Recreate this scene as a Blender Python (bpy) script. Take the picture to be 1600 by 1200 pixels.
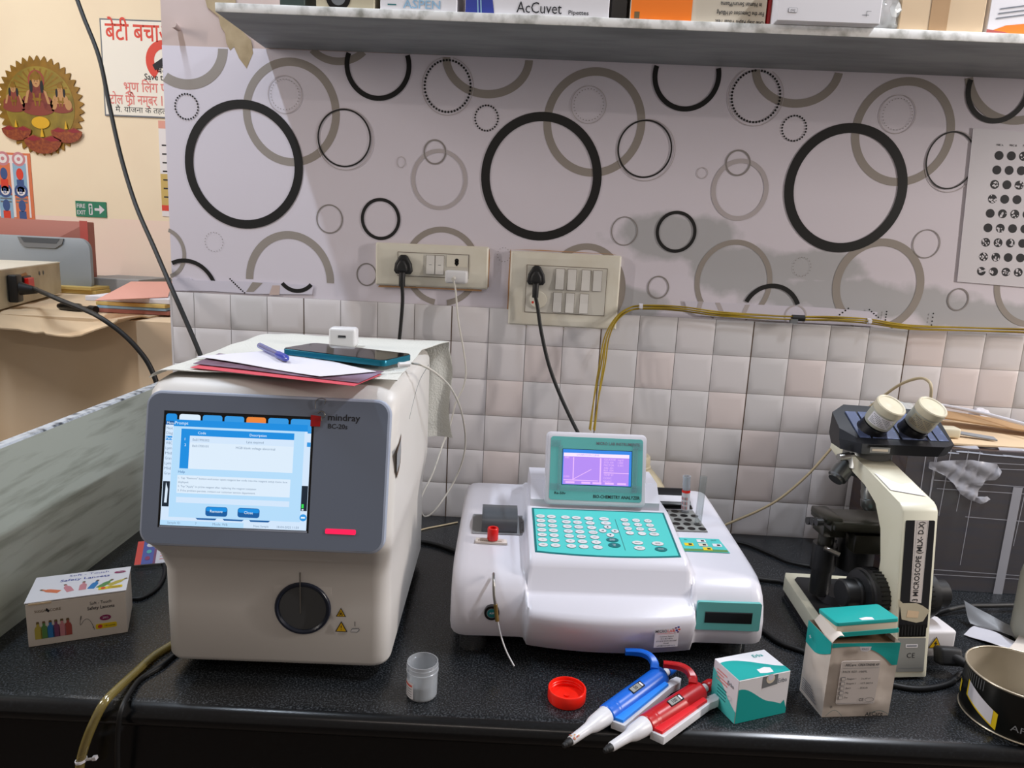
import bpy, bmesh, math, random
from mathutils import Vector, Matrix
random.seed(7)
C = bpy.context.scene.collection
PI = math.pi
R = math.radians
for o in list(bpy.data.objects):
    bpy.data.objects.remove(o)

# ------------------------------------------------------------------ camera
F = 1100.0
CAM = Vector((0.16932, -1.40657, 0.56483))
YAW, PIT, ROL = R(-1.71632), R(-10.91738), R(2.79855)
_f = Vector((math.sin(YAW)*math.cos(PIT), math.cos(YAW)*math.cos(PIT), math.sin(PIT)))
_r0 = Vector((math.cos(YAW), -math.sin(YAW), 0))
_u0 = _r0.cross(_f)
_r = math.cos(ROL)*_r0 + math.sin(ROL)*_u0
_u = math.cos(ROL)*_u0 - math.sin(ROL)*_r0
cam = bpy.data.cameras.new('camera')
cam.sensor_width = 36.0
cam.lens = 36.0*F/1600.0
cam.clip_start = 0.02
camo = bpy.data.objects.new('camera', cam)
C.objects.link(camo)
camo.matrix_world = Matrix(((_r.x, _u.x, -_f.x, CAM.x), (_r.y, _u.y, -_f.y, CAM.y), (_r.z, _u.z, -_f.z, CAM.z), (0, 0, 0, 1)))
bpy.context.scene.camera = camo

def at(u, v, ax, val):
    """The point of the world plane (axis = value) seen at photograph position u, v."""
    d = _f + _r*((u-800)/F) - _u*((v-600)/F)
    t = (val-CAM[ax])/d[ax]
    return CAM + d*t

# ------------------------------------------------------------------ world, lights, exposure
sc = bpy.context.scene
sc.view_settings.view_transform = 'Standard'
sc.view_settings.look = 'None'
sc.view_settings.gamma = 1.0
sc.view_settings.use_curve_mapping = False
sc.view_settings.exposure = 0.0
w = bpy.data.worlds.new('room_air')
sc.world = w
w.use_nodes = True
w.node_tree.nodes['Background'].inputs[0].default_value = (1.0, 0.86, 0.76, 1)
w.node_tree.nodes['Background'].inputs[1].default_value = 0.20

def area(name, loc, target, sx, sy, power, col):
    l = bpy.data.lights.new(name, 'AREA')
    l.shape = 'RECTANGLE'; l.size = sx; l.size_y = sy
    l.energy = power; l.color = col
    o = bpy.data.objects.new(name, l); C.objects.link(o)
    o.location = loc
    d = Vector(target)-Vector(loc)
    o.rotation_euler = d.to_track_quat('-Z', 'Y').to_euler()
    return o

# a tube running towards the wall on the left, one on the right behind the camera, one in the room beyond
area('ceiling_tube_light', (-0.72, -0.42, 1.95), (-0.72, -0.42, 0), 0.04, 0.6, 17, (0.75, 0.86, 1.0))
area('ceiling_tube_light', (1.28, -0.45, 1.95), (1.28, -0.45, 0), 0.04, 0.7, 34, (0.86, 0.91, 1.0))
area('wall_tube_light', (2.9, -0.80, 1.15), (0.2, -0.2, 0.5), 0.05, 0.8, 45, (1.0, 0.92, 0.86))
area('wall_tube_light', (-2.3, -0.85, 1.40), (0.2, -0.2, 0.5), 0.05, 0.8, 23, (1.0, 0.92, 0.86))
area('ceiling_tube_light', (0.1, -2.6, 1.95), (0.2, -0.4, 0.2), 1.2, 0.06, 4, (1.0, 0.88, 0.80))
area('ceiling_panel_light', (-1.9, 0.3, 1.9), (-1.7, 1.0, 0.6), 0.6, 0.6, 10, (1.0, 0.97, 0.93))

# ------------------------------------------------------------------ materials
def lin(c):
    c /= 255.0
    return c/12.92 if c <= 0.04045 else ((c+0.055)/1.055)**2.4
def hx(h):
    h = h.lstrip('#')
    return (lin(int(h[0:2], 16)), lin(int(h[2:4], 16)), lin(int(h[4:6], 16)), 1)
MATS = {}
def M(name, col, rough=0.5, metal=0.0, spec=0.5, col2=None, nscale=8, nlow=0.4, nhigh=0.7, stretch=(1, 1, 1), bump=0, bscale=60,
      emit=0, coat=0, trans=0, detail=4, sheen=0):
    m = bpy.data.materials.new(name); m.use_nodes = True
    nt = m.node_tree; b = nt.nodes['Principled BSDF']
    b.inputs['Base Color'].default_value = hx(col)
    b.inputs['Roughness'].default_value = rough
    b.inputs['Metallic'].default_value = metal
    b.inputs['Specular IOR Level'].default_value = spec
    b.inputs['Coat Weight'].default_value = coat
    b.inputs['Transmission Weight'].default_value = trans
    tc = None
    def coords(st):
        t = nt.nodes.new('ShaderNodeTexCoord'); mp = nt.nodes.new('ShaderNodeMapping')
        mp.inputs['Scale'].default_value = st
        nt.links.new(t.outputs['Object'], mp.inputs['Vector'])
        return mp.outputs['Vector']
    if col2:
        n = nt.nodes.new('ShaderNodeTexNoise'); n.inputs['Scale'].default_value = nscale
        n.inputs['Detail'].default_value = detail
        nt.links.new(coords(stretch), n.inputs['Vector'])
        rp = nt.nodes.new('ShaderNodeValToRGB')
        rp.color_ramp.elements[0].position = nlow; rp.color_ramp.elements[0].color = hx(col)
        rp.color_ramp.elements[1].position = nhigh; rp.color_ramp.elements[1].color = hx(col2)
        nt.links.new(n.outputs['Fac'], rp.inputs['Fac'])
        nt.links.new(rp.outputs['Color'], b.inputs['Base Color'])
    if bump:
        n = nt.nodes.new('ShaderNodeTexNoise'); n.inputs['Scale'].default_value = bscale
        nt.links.new(coords((1, 1, 1)), n.inputs['Vector'])
        bp = nt.nodes.new('ShaderNodeBump'); bp.inputs['Strength'].default_value = bump; bp.inputs['Distance'].default_value = 0.004
        nt.links.new(n.outputs['Fac'], bp.inputs['Height'])
        nt.links.new(bp.outputs['Normal'], b.inputs['Normal'])
    if emit:
        b.inputs['Base Color'].default_value = (0.01, 0.01, 0.01, 1)
        b.inputs['Emission Color'].default_value = hx(col)
        b.inputs['Emission Strength'].default_value = emit
    MATS[name] = m
    return m
def Mthin(name, col, gloss=0.12, haze=0.0, hazecol='ffffff', rough=0.05):
    m = bpy.data.materials.new(name); m.use_nodes = True
    nt = m.node_tree; nt.nodes.clear()
    out = nt.nodes.new('ShaderNodeOutputMaterial')
    t = nt.nodes.new('ShaderNodeBsdfTransparent'); t.inputs[0].default_value = hx(col)
    d = nt.nodes.new('ShaderNodeBsdfDiffuse'); d.inputs[0].default_value = hx(hazecol)
    g = nt.nodes.new('ShaderNodeBsdfGlossy'); g.inputs['Roughness'].default_value = rough
    m1 = nt.nodes.new('ShaderNodeMixShader'); m1.inputs[0].default_value = haze
    nt.links.new(t.outputs[0], m1.inputs[1]); nt.links.new(d.outputs[0], m1.inputs[2])
    fr = nt.nodes.new('ShaderNodeLayerWeight'); fr.inputs['Blend'].default_value = 0.25
    mm = nt.nodes.new('ShaderNodeMath'); mm.operation = 'MULTIPLY_ADD'
    nt.links.new(fr.outputs['Facing'], mm.inputs[0]); mm.inputs[1].default_value = 0.28; mm.inputs[2].default_value = gloss
    m2 = nt.nodes.new('ShaderNodeMixShader')
    nt.links.new(mm.outputs[0], m2.inputs[0]); nt.links.new(m1.outputs[0], m2.inputs[1]); nt.links.new(g.outputs[0], m2.inputs[2])
    nt.links.new(m2.outputs[0], out.inputs[0])
    MATS[name] = m
    return m

M('white_plastic', 'd6d5d6', 0.32)
M('body_white', 'd9d6d2', 0.4, col2='d2cfca', nscale=3)
M('analyzer_white', 'd6d4dc', 0.28, spec=0.4)
M('bezel_grey', '747e90', 0.42)
M('bezel_edge', 'a0a9bb', 0.35)
M('black_plastic', '131416', 0.38)
M('black_soft', '17181b', 0.6)
M('dark_grey', '4c5055', 0.3)
M('mid_grey', '6d7073', 0.5)
M('rubber_black', '0c0d0f', 0.55)
M('near_black', '0a0a0c', 0.3)
M('ink', '1c1c22', 0.7)
M('ink_grey', '6f747c', 0.7)
M('paper_white', 'd8d6dd', 0.8)
M('paper_cream', 'd8ccb8', 0.85)
M('chrome', 'c9c9c9', 0.18, metal=1)
M('steel', 'a09f9c', 0.3, metal=1)
M('brass', 'b49a5c', 0.35, metal=1)
M('red_plastic', 'd01412', 0.3)
M('cap_red', 'f0200c', 0.35)
M('blue_plastic', '0e62cc', 0.32)
M('blue_light', '2a88ee', 0.35)
M('red_pip', 'b40f16', 0.32)
M('red_light', 'd81f28', 0.35)
M('pip_white', 'd4d4d8', 0.35)
M('teal', '0a9c98', 0.45)
M('teal_panel', '4fc4bf', 0.4)
M('teal_dark', '06696c', 0.45)
M('teal_display', '63b3b0', 0.4)
M('grout', '8f8a88', 0.8)
M('tile_white', 'dcd8da', 0.22, spec=0.5)
M('tile_pink', 'dcd2d1', 0.22)
M('tile_grey', 'd4d2d4', 0.22)
M('plaster_back', 'cbb8b2', 0.85, col2='bfa9a0', nscale=5)
M('plaster_brown', 'dcc4a4', 0.85, col2='e2ccb0', nscale=4)
M('plaster_cream', 'f3e4c8', 0.85, col2='eeddc2', nscale=3)
M('plaster_pink', 'f4dacd', 0.85, col2='efdfcc', nscale=2)
M('tan_tear', 'b39f7f', 0.85, col2='9a8766', nscale=30)
M('ring_black', '0f0f10', 0.5)
M('ring_taupe', '989089', 0.6)
M('ring_pale', 'b6aeb0', 0.6)
M('ring_thin', '8a8482', 0.6)
M('wp_white', 'd3cfdc', 0.6)
M('granite', '121518', 0.26, col2='474b50', nscale=430, nlow=0.47, nhigh=0.76, detail=2, spec=0.5)
M('granite_edge', '0b0d10', 0.22, col2='14171a', nscale=300, nlow=0.5, nhigh=0.7)
M('marble', 'c2cac0', 0.45, col2='6c705e', nscale=7, nlow=0.48, nhigh=0.86, stretch=(3, 1.0, 9), detail=9)
M('marble_edge', 'b9bec4', 0.5, col2='3a4048', nscale=60, nlow=0.48, nhigh=0.68, detail=6)
M('shelf_edge', 'f0f0ee', 0.5, col2='9a9a92', nscale=40, nlow=0.45, nhigh=0.72, detail=8)
M('shelf_stone', '8d9193', 0.55, col2='74787a', nscale=6, stretch=(1, 4, 1))
M('floor_grey', '4a4038', 0.7)
M('plate_cream', 'e0ddd0', 0.4, col2='d6d0bf', nscale=12)
M('plate_inner', 'cfccc2', 0.4)
M('switch_white', 'dbd9d4', 0.35)
M('grime', 'b98f66', 0.9)
M('grime_dark', '584637', 0.9)
M('cable_white', 'c9c5bc', 0.45)
M('cable_yellow', 'a98f1d', 0.4, col2='8f7614', nscale=20)
M('cloth_white', 'cfcfc8', 0.9, bump=0.3, bscale=300)
M('cloth_beige', 'b9b2a8', 0.95, bump=0.5, bscale=200)
M('pink_paper', 'c84a58', 0.8)
M('maroon_paper', '5b3a4a', 0.7, col2='8b7a92', nscale=14)
M('phone_teal', '0c6f86', 0.25, metal=0.4)
M('phone_glass', '08090b', 0.06, spec=0.6)
M('pen_blue', '3d49a8', 0.15)
Mthin('pen_clear', 'aab0e0', 0.1, 0.25, 'b4b8dc')
M('card_brown', 'b6936c', 0.85, col2='a98660', nscale=10)
M('card_tan', 'd6bc9a', 0.85)
M('card_dark', '6b5138', 0.9)
M('cream_metal', 'c4bda6', 0.5, col2='a69a80', nscale=7)
M('cream_top', 'd6d2c4', 0.5)
M('tray_grey', '8b949c', 0.5)
M('folder_red', 'b5433c', 0.6, col2='9c4f44', nscale=3)
M('folder_brown', 'a3665a', 0.6)
M('salmon', 'e0a394', 0.8)
M('yellow_paper', 'cbb06a', 0.8)
M('blue_paper', '8fb4d0', 0.8)
M('gold', '906a1c', 0.4, metal=0.2, col2='785812', nscale=30)
M('gold_pale', '98822e', 0.4, metal=0.15, col2='70601e', nscale=12)
M('diya_brown', '7c3019', 0.5, col2='a0521f', nscale=90)
M('diya_red', '8a1526', 0.5)
M('skin_tan', 'b98a58', 0.5)
M('halo_red', '94402c', 0.5)
M('robe_red', '7a3422', 0.5, col2='6b1c1c', nscale=60)
M('lotus_red', '84382a', 0.5)
M('dark_green', '2b3a34', 0.6)
M('flame', 'd8a818', 0.5)
M('sign_white', 'eeeae0', 0.6)
M('sign_red', 'd8412e', 0.6)
M('sign_pink', 'dc7e78', 0.6)
M('sign_green', '1f7a5c', 0.5)
M('orange', 'f27a14', 0.5)
M('poster_white', 'e6e2e4', 0.6)
M('poster_blue', '3d568c', 0.6)
M('film_box', '3f3634', 0.25, col2='35375a', nscale=5, nlow=0.45, nhigh=0.62, coat=0.5)
M('dark_wood', '3b2c26', 0.3, col2='2a2430', nscale=12, stretch=(1, 1, 9), coat=0.5)
Mthin('clear_film', 'eef2f4', 0.03, 0.08, 'd8dae6', 0.25)
Mthin('clear_film_torn', 'f0f0f6', 0.10, 0.55, 'd8dae6', 0.3)
Mthin('clear_glass', 'f4f6f6', 0.04, 0.03, 'ffffff', 0.03)
Mthin('clear_plastic', 'f0f2f4', 0.05, 0.32, 'dfe4ea', 0.15)
Mthin('clear_milky', 'e6eaea', 0.08, 0.5, 'dfe4e6', 0.2)
Mthin('clear_tube', 'c8b878', 0.12, 0.45, 'a89858', 0.15)
Mthin('foot_clear', '8a9094', 0.08, 0.08, 'c0c8cc', 0.1)
M('tube_cream', 'b8a888', 0.4)
M('jerry', 'b8ae94', 0.5, col2='a89c80', nscale=6)
M('micro_cream', 'd8d5c2', 0.4, col2='d0ccb2', nscale=5)
M('micro_top', 'd6d3d6', 0.45)
M('micro_grey', '8b8c88', 0.5)
M('micro_black', '15171d', 0.35)
M('micro_sheen', '4a5472', 0.3, col2='7f8fb8', nscale=50, nlow=0.55, nhigh=0.75)  # light reflected by the head's panels is painted into this blue-grey
M('stage_black', '26261f', 0.3)
M('objective', '7d8080', 0.3, metal=0.9)
M('knob_black', '141619', 0.4)
M('bottle_white', 'cfcab8', 0.4)
M('bottle_grey', 'a8a89c', 0.45)
M('cap_cream', 'cdc5ae', 0.4)
M('label_pale', 'b8ae94', 0.6)
M('label_brown', '6b5838', 0.7)
M('box_white', 'dedce0', 0.6)
M('label_white', 'd0c8c4', 0.7)  # off-white of the paper labels
M('lancet_white', 'd8cfc6', 0.7)
M('yellow', 'e8c818', 0.5)
M('yellow_warn', 'e0b40c', 0.5)
M('magenta', '8d2a5c', 0.6)
M('wrinkled_white', 'cfc4ba', 0.45, bump=0.6, bscale=25, coat=0.1)
M('can_black', '121312', 0.3)
M('can_inner', 'bdb4a4', 0.35, metal=0.3, col2='a89e8c', nscale=9)
M('can_rim', 'c8bda8', 0.3, metal=0.6)
M('lan_yellow', 'b8a848', 0.6); M('lan_green', '5a8a4c', 0.6); M('lan_blue', '2b78b8', 0.6)
M('lan_purple', '7c4468', 0.6); M('lan_pink', 'c8848c', 0.6); M('lan_red', 'a84c44', 0.6); M('lan_orange', 'd87850', 0.6)
M('photo_blue', '2c3c98', 0.5)
M('water', 'd4d8d8', 0.1)
M('probe_dark', '4a4d50', 0.45)
M('niche_ring', '1f2636', 0.3)
M('green_plug', '0c6a44', 0.4)
M('bag_grey', '8a8c90', 0.5)
M('grey_stone', '8b8f88', 0.6, col2='767a74', nscale=8)
# back-lit screens
for n, c, e in (('scr_bg', 'b4dcfa', 1.0), ('scr_pale', 'd2e6fb', 1.0), ('scr_white', 'dcecfb', 1.0), ('scr_blue', '0a8fe4', 0.95), ('scr_deep', '0a62aa', 0.85),
                ('scr_tab', '2f9ae6', 0.95), ('scr_orange', 'f08838', 0.95), ('scr_text', '7f98b4', 0.8), ('scr_dark', '10283c', 0.6), ('scr_green', '30e050', 1.0),
                ('scr_lbl', 'e6f6ff', 1.0), ('lcd_purple', 'b58cf4', 1.0), ('lcd_pink', 'e6b8f8', 1.05), ('lcd_light', 'eedcf8', 1.1), ('lcd_blue', '2f86e8', 1.0), ('led_red', 'ff1450', 1.2)):
    M(n, c, emit=e)
# ------------------------------------------------------------------ mesh builder
def frame(o, ex, ey, ez):
    ex, ey, ez = Vector(ex).normalized(), Vector(ey).normalized(), Vector(ez).normalized()
    return Matrix(((ex.x, ey.x, ez.x, o[0]), (ex.y, ey.y, ez.y, o[1]), (ex.z, ey.z, ez.z, o[2]), (0, 0, 0, 1)))
def front(x, y, z):            # a sheet facing the room: local x right, local y up, local z out of the wall
    return frame((x, y, z), (1, 0, 0), (0, 0, 1), (0, -1, 0))
def upz(x, y, z, a=0):         # a sheet facing up
    return frame((x, y, z), (math.cos(a), math.sin(a), 0), (-math.sin(a), math.cos(a), 0), (0, 0, 1))
def axis_frame(p, d):
    d = Vector(d).normalized()
    a = Vector((0, 0, 1)) if abs(d.z) < 0.95 else Vector((1, 0, 0))
    ex = a.cross(d).normalized()
    return frame(p, ex, d.cross(ex), d)
def smooth(pts, k=6):
    pts = [Vector(p) for p in pts]
    if len(pts) < 3:
        return pts
    out = []
    P = [pts[0]*2-pts[1]] + pts + [pts[-1]*2-pts[-2]]
    for i in range(1, len(P)-2):
        a, b, c, d = P[i-1], P[i], P[i+1], P[i+2]
        for j in range(k):
            t = j/k
            out.append(0.5*((2*b)+(c-a)*t+(2*a-5*b+4*c-d)*t*t+(3*b-a-3*c+d)*t*t*t))
    out.append(pts[-1])
    return out
TEXTS = {}
def text_geo(s, bold=False):
    key = s
    if key in TEXTS:
        return TEXTS[key]
    cu = bpy.data.curves.new('t', 'FONT'); cu.body = s; cu.size = 1.0; cu.resolution_u = 2
    if bold: cu.offset = 0.012
    ob = bpy.data.objects.new('t', cu); C.objects.link(ob)
    dg = bpy.context.evaluated_depsgraph_get()
    me = bpy.data.meshes.new_from_object(ob.evaluated_get(dg))
    vs = [(v.co.x, v.co.y) for v in me.vertices]; fs = [tuple(p.vertices) for p in me.polygons]
    bpy.data.objects.remove(ob); bpy.data.curves.remove(cu); bpy.data.meshes.remove(me)
    TEXTS[key] = (vs, fs)
    return vs, fs

class MB:
    def __init__(s, mat='white_plastic'):
        s.v = []; s.f = []; s.fm = []; s.mats = []; s.M = Matrix.Identity(4); s.cur = mat
    def mi(s, mat):
        mat = mat or s.cur
        if mat not in s.mats: s.mats.append(mat)
        return s.mats.index(mat)
    def add(s, vs, fs, mat=None):
        b = len(s.v); m = s.mi(mat)
        s.v += [s.M @ Vector(p) for p in vs]
        for f in fs:
            s.f.append(tuple(i+b for i in f)); s.fm.append(m)
    def at(s, M): s.M = M; return s
    def poly(s, pts, mat=None): s.add([(p[0], p[1], p[2] if len(p) > 2 else 0) for p in pts], [tuple(range(len(pts)))], mat)
    def rect(s, x0, y0, x1, y1, mat=None, z=0): s.add([(x0, y0, z), (x1, y0, z), (x1, y1, z), (x0, y1, z)], [(0, 1, 2, 3)], mat)
    def rrect_pts(s, x0, y0, x1, y1, r, n=5):
        out = []
        for cx, cy, a in ((x1-r, y0+r, -PI/2), (x1-r, y1-r, 0), (x0+r, y1-r, PI/2), (x0+r, y0+r, PI)):
            for i in range(n+1):
                t = a+PI/2*i/n
                out.append((cx+r*math.cos(t), cy+r*math.sin(t)))
        return out
    def rrect(s, x0, y0, x1, y1, r, mat=None, z=0): s.poly([(p[0], p[1], z) for p in s.rrect_pts(x0, y0, x1, y1, r)], mat)
    def disc(s, cx, cy, r, mat=None, z=0, ry=None, n=28): s.poly([(cx+r*math.cos(2*PI*i/n), cy+(ry or r)*math.sin(2*PI*i/n), z) for i in range(n)], mat)
    def ring(s, cx, cy, rx, ry, wd, mat=None, z=0, n=64, keep=None):
        vs = []; fs = []
        for i in range(n):
            t = 2*PI*i/n
            vs += [(cx+rx*math.cos(t), cy+ry*math.sin(t), z), (cx+(rx-wd)*math.cos(t), cy+(ry-wd)*math.sin(t), z)]
        for i in range(n):
            j = (i+1) % n
            if keep and not keep(vs[2*i], vs[2*j]): continue
            fs.append((2*i, 2*j, 2*j+1, 2*i+1))
        s.add(vs, fs, mat)
    def box(s, x0, x1, y0, y1, z0, z1, mat=None, bev=0, seg=2):
        if not bev:
            s.add([(x0, y0, z0), (x1, y0, z0), (x1, y1, z0), (x0, y1, z0), (x0, y0, z1), (x1, y0, z1), (x1, y1, z1), (x0, y1, z1)],
                  [(0, 3, 2, 1), (4, 5, 6, 7), (0, 1, 5, 4), (1, 2, 6, 5), (2, 3, 7, 6), (3, 0, 4, 7)], mat); return
        bm = bmesh.new()
        vs = [bm.verts.new(p) for p in ((x0, y0, z0), (x1, y0, z0), (x1, y1, z0), (x0, y1, z0), (x0, y0, z1), (x1, y0, z1), (x1, y1, z1), (x0, y1, z1))]
        for f in ((0, 3, 2, 1), (4, 5, 6, 7), (0, 1, 5, 4), (1, 2, 6, 5), (2, 3, 7, 6), (3, 0, 4, 7)): bm.faces.new([vs[i] for i in f])
        bmesh.ops.bevel(bm, geom=list(bm.edges), offset=bev, segments=seg, profile=0.5, affect='EDGES')
        s.frombm(bm, mat)
    def frombm(s, bm, mat=None):
        bm.verts.ensure_lookup_table(); bm.verts.index_update()
        s.add([tuple(v.co) for v in bm.verts], [tuple(v.index for v in f.verts) for f in bm.faces], mat); bm.free()
    def prism(s, pts, z0, z1, mat=None, bev=0, seg=2):
        bm = bmesh.new()
        a = [bm.verts.new((p[0], p[1], z0)) for p in pts]; b = [bm.verts.new((p[0], p[1], z1)) for p in pts]
        n = len(pts)
        bm.faces.new(a[::-1]); top = bm.faces.new(b)
        for i in range(n): bm.faces.new((a[i], a[(i+1) % n], b[(i+1) % n], b[i]))
        bmesh.ops.recalc_face_normals(bm, faces=list(bm.faces))
        if bev:
            eds = [e for e in bm.edges if (e.verts[0].co.z > max(z0, z1)-1e-6 and e.verts[1].co.z > max(z0, z1)-1e-6)]
            bmesh.ops.bevel(bm, geom=eds, offset=bev, segments=seg, profile=0.5, affect='EDGES')
        s.frombm(bm, mat)
    def loft(s, rings, mat=None, caps=True, closed=True):
        n = len(rings[0]); vs = [p for r in rings for p in r]; fs = []
        for i in range(len(rings)-1):
            for j in range(n if closed else n-1):
                k = (j+1) % n
                fs.append((i*n+j, i*n+k, (i+1)*n+k, (i+1)*n+j))
        if caps:
            fs.append(tuple(range(n))[::-1]); fs.append(tuple((len(rings)-1)*n+j for j in range(n)))
        s.add(vs, fs, mat)
    def lathe(s, prof, mat=None, n=32, caps=True, o=(0, 0, 0)):
        s.loft([[(o[0]+r*math.cos(2*PI*i/n), o[1]+r*math.sin(2*PI*i/n), o[2]+z) for i in range(n)] for r, z in prof], mat, caps)
    def cyl(s, p0, p1, r0, r1=None, mat=None, n=20):
        r1 = r0 if r1 is None else r1
        keep = s.M; d = Vector(p1)-Vector(p0)
        s.M = keep @ axis_frame(p0, d); s.lathe([(r0, 0), (r1, d.length)], mat, n); s.M = keep
    def rev(s, p0, p1, prof, mat=None, n=28):      # prof: (radius, fraction along p0-p1)
        keep = s.M; d = Vector(p1)-Vector(p0)
        s.M = keep @ axis_frame(p0, d); s.lathe([(r, t*d.length) for r, t in prof], mat, n); s.M = keep
    def tube(s, pts, r, mat=None, n=8, k=6, flat=None):
        P = smooth(pts, k); rings = []
        prev = None
        for i, p in enumerate(P):
            d = (P[min(i+1, len(P)-1)]-P[max(i-1, 0)]).normalized()
            if prev is None:
                a = Vector((0, 0, 1)) if abs(d.z) < 0.9 else Vector((0, 1, 0))
                ex = a.cross(d).normalized()
            else:
                ex = (prev-d*prev.dot(d)).normalized()
            prev = ex; ey = d.cross(ex)
            rings.append([tuple(p+ex*(r*math.cos(2*PI*j/n))+ey*(r*math.sin(2*PI*j/n))) for j in range(n)])
        s.loft(rings, mat)
    def text(s, body, x, y, h, mat='ink', z=0.0002, align='c', width=None, bold=False, rot=0, mirror=False):
        """lettering lying on the local xy plane, h = capital height"""
        vs, fs = text_geo(body, bold)
        if not vs: return
        x0 = min(v[0] for v in vs); x1 = max(v[0] for v in vs)
        k = h/0.70; kx = k if width is None else width/(x1-x0)
        off = {'l': x0, 'c': (x0+x1)/2, 'r': x1}[align]
        c, sn = math.cos(rot), math.sin(rot)
        pts = []
        for a, b in vs:
            px, py = (a-off)*kx, b*k
            pts.append((x+px*c-py*sn, y+px*sn+py*c, z))
        s.add(pts, fs, mat)
    def grid(s, fn, nu, nv, mat=None):
        vs = [fn(i/nu, j/nv) for i in range(nu+1) for j in range(nv+1)]
        fs = [(i*(nv+1)+j, (i+1)*(nv+1)+j, (i+1)*(nv+1)+j+1, i*(nv+1)+j+1) for i in range(nu) for j in range(nv)]
        s.add(vs, fs, mat)
    def sheet(s, fn, nu, nv, th, mat=None):        # a thin sheet with real thickness
        a = len(s.v)
        top = [Vector(fn(i/nu, j/nv)) for i in range(nu+1) for j in range(nv+1)]
        vs = [tuple(p) for p in top]+[(p.x, p.y, p.z-th) for p in top]
        N = (nu+1)*(nv+1); fs = []
        idx = lambda i, j: i*(nv+1)+j
        for i in range(nu):
            for j in range(nv):
                q = (idx(i, j), idx(i+1, j), idx(i+1, j+1), idx(i, j+1))
                fs.append(q); fs.append(tuple(k+N for k in q[::-1]))
        for i in range(nu):
            fs.append((idx(i, 0), idx(i, 0)+N, idx(i+1, 0)+N, idx(i+1, 0))); fs.append((idx(i, nv), idx(i+1, nv), idx(i+1, nv)+N, idx(i, nv)+N))
        for j in range(nv):
            fs.append((idx(0, j), idx(0, j+1), idx(0, j+1)+N, idx(0, j)+N)); fs.append((idx(nu, j), idx(nu, j)+N, idx(nu, j+1)+N, idx(nu, j+1)))
        s.add(vs, fs, mat)
    def build(s, name, parent=None, smooth_angle=35, recalc=True):
        me = bpy.data.meshes.new(name)
        me.from_pydata([tuple(p) for p in s.v], [], s.f)
        for m in s.mats: me.materials.append(MATS[m])
        for p, i in zip(me.polygons, s.fm): p.material_index = i
        me.update()
        if smooth_angle:
            for p in me.polygons: p.use_smooth = True
            me.set_sharp_from_angle(angle=R(smooth_angle))
        o = bpy.data.objects.new(name, me); C.objects.link(o)
        if parent is not None: o.parent = parent
        return o

def thing(name, label, cat, loc=(0, 0, 0), rz=0, group=None):
    o = bpy.data.objects.new(name, None); C.objects.link(o)
    o.empty_display_size = 0.02
    o.location = loc; o.rotation_euler = (0, 0, rz)
    o['label'] = label; o['category'] = cat
    if group: o['group'] = group
    return o
def tag(o, label, cat, group=None, kind=None):
    o['label'] = label; o['category'] = cat
    if group: o['group'] = group
    if kind: o['kind'] = kind
    return o
def struct(o): o['kind'] = 'structure'; return o
def recenter(o, p):
    """put a one-mesh thing's origin at p"""
    d = Vector(p); o.data.transform(Matrix.Translation(-d)); o.location = d
    return o
# ------------------------------------------------------------------ the setting
WL = -0.571
b = MB('plaster_back'); b.box(WL, 1.9, 0.006, 0.12, -0.8, 2.1)
# torn patch above the wallpaper beside the shelf
b.at(front(0, 0.0045, 0))
def wpt(u, v, off=0.0):
    p = at(u, v, 1, off); return (p.x, p.z)
tear = [(318, -6), (322, 10), (340, 25), (343, 40), (350, 50), (352, 66), (358, 78), (364, 72), (372, 90), (384, 106), (388, 96), (394, 82), (391, 62), (380, 50), (370, 30), (366, -6)]
b.poly([(*wpt(u, v), 0.0003) for u, v in tear], 'tan_tear')
wall_back = struct(b.build('wall_back'))

# embossed tiles: 75 mm cushions, four to a ceramic tile
b = MB('tile_white')
PITCH = 0.075
rt = random.Random(3)
pinks = {(5, -1 + 1), (9, 0), (8, 2), (4, 3), (7, 1), (1, 1), (6, 3), (13, 0), (14, 0), (12, -1), (2, 0)}
def cushion(x0, x1, z0, z1, mat):
    g, s1, s2, dp = 0.0006, 0.006, 0.014, 0.0030
    loops = []
    for ins, d in ((g, 0.0), (g+0.0022, 0.0010), (s1, 0.0022), (s2, dp)):
        loops.append([(x0+ins, -d, z0+ins), (x1-ins, -d, z0+ins), (x1-ins, -d, z1-ins), (x0+ins, -d, z1-ins)])
    vs = [p for l in loops for p in l]; fs = []
    for i in range(3):
        for j in range(4):
            k = (j+1) % 4
            fs.append((i*4+j, i*4+k, i*4+4+k, i*4+4+j))
    fs.append((12, 13, 14, 15))
    b.add(vs, fs, mat)
for k in range(-8, 25):
    for r in range(-1, 5):
        x0, x1 = max(k*PITCH, WL), (k+1)*PITCH
        if x1-x0 < 0.02: continue
        z1 = 0.375-r*PITCH; z0 = z1-PITCH
        if r == -1: z1 -= 0.004
        mat = 'tile_pink' if ((k, r) in pinks or rt.random() < 0.02) else ('tile_grey' if rt.random() < 0.45 else 'tile_white')
        cushion(x0, x1, z0, z1, mat)
b.box(WL, 1.9, 0.0, 0.0061, 0.0, 0.4455, 'grout')
for k in range(-4, 25, 4):
    b.box(k*PITCH-0.0009, k*PITCH+0.0009, -0.0006, 0.001, 0.0, 0.4455, 'grime_dark')
b.box(WL-0.004, WL, 0.0, 0.0061, 0, 0.4455, 'tile_white')
tiles = b.build('tile_band', wall_back, smooth_angle=50)

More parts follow.
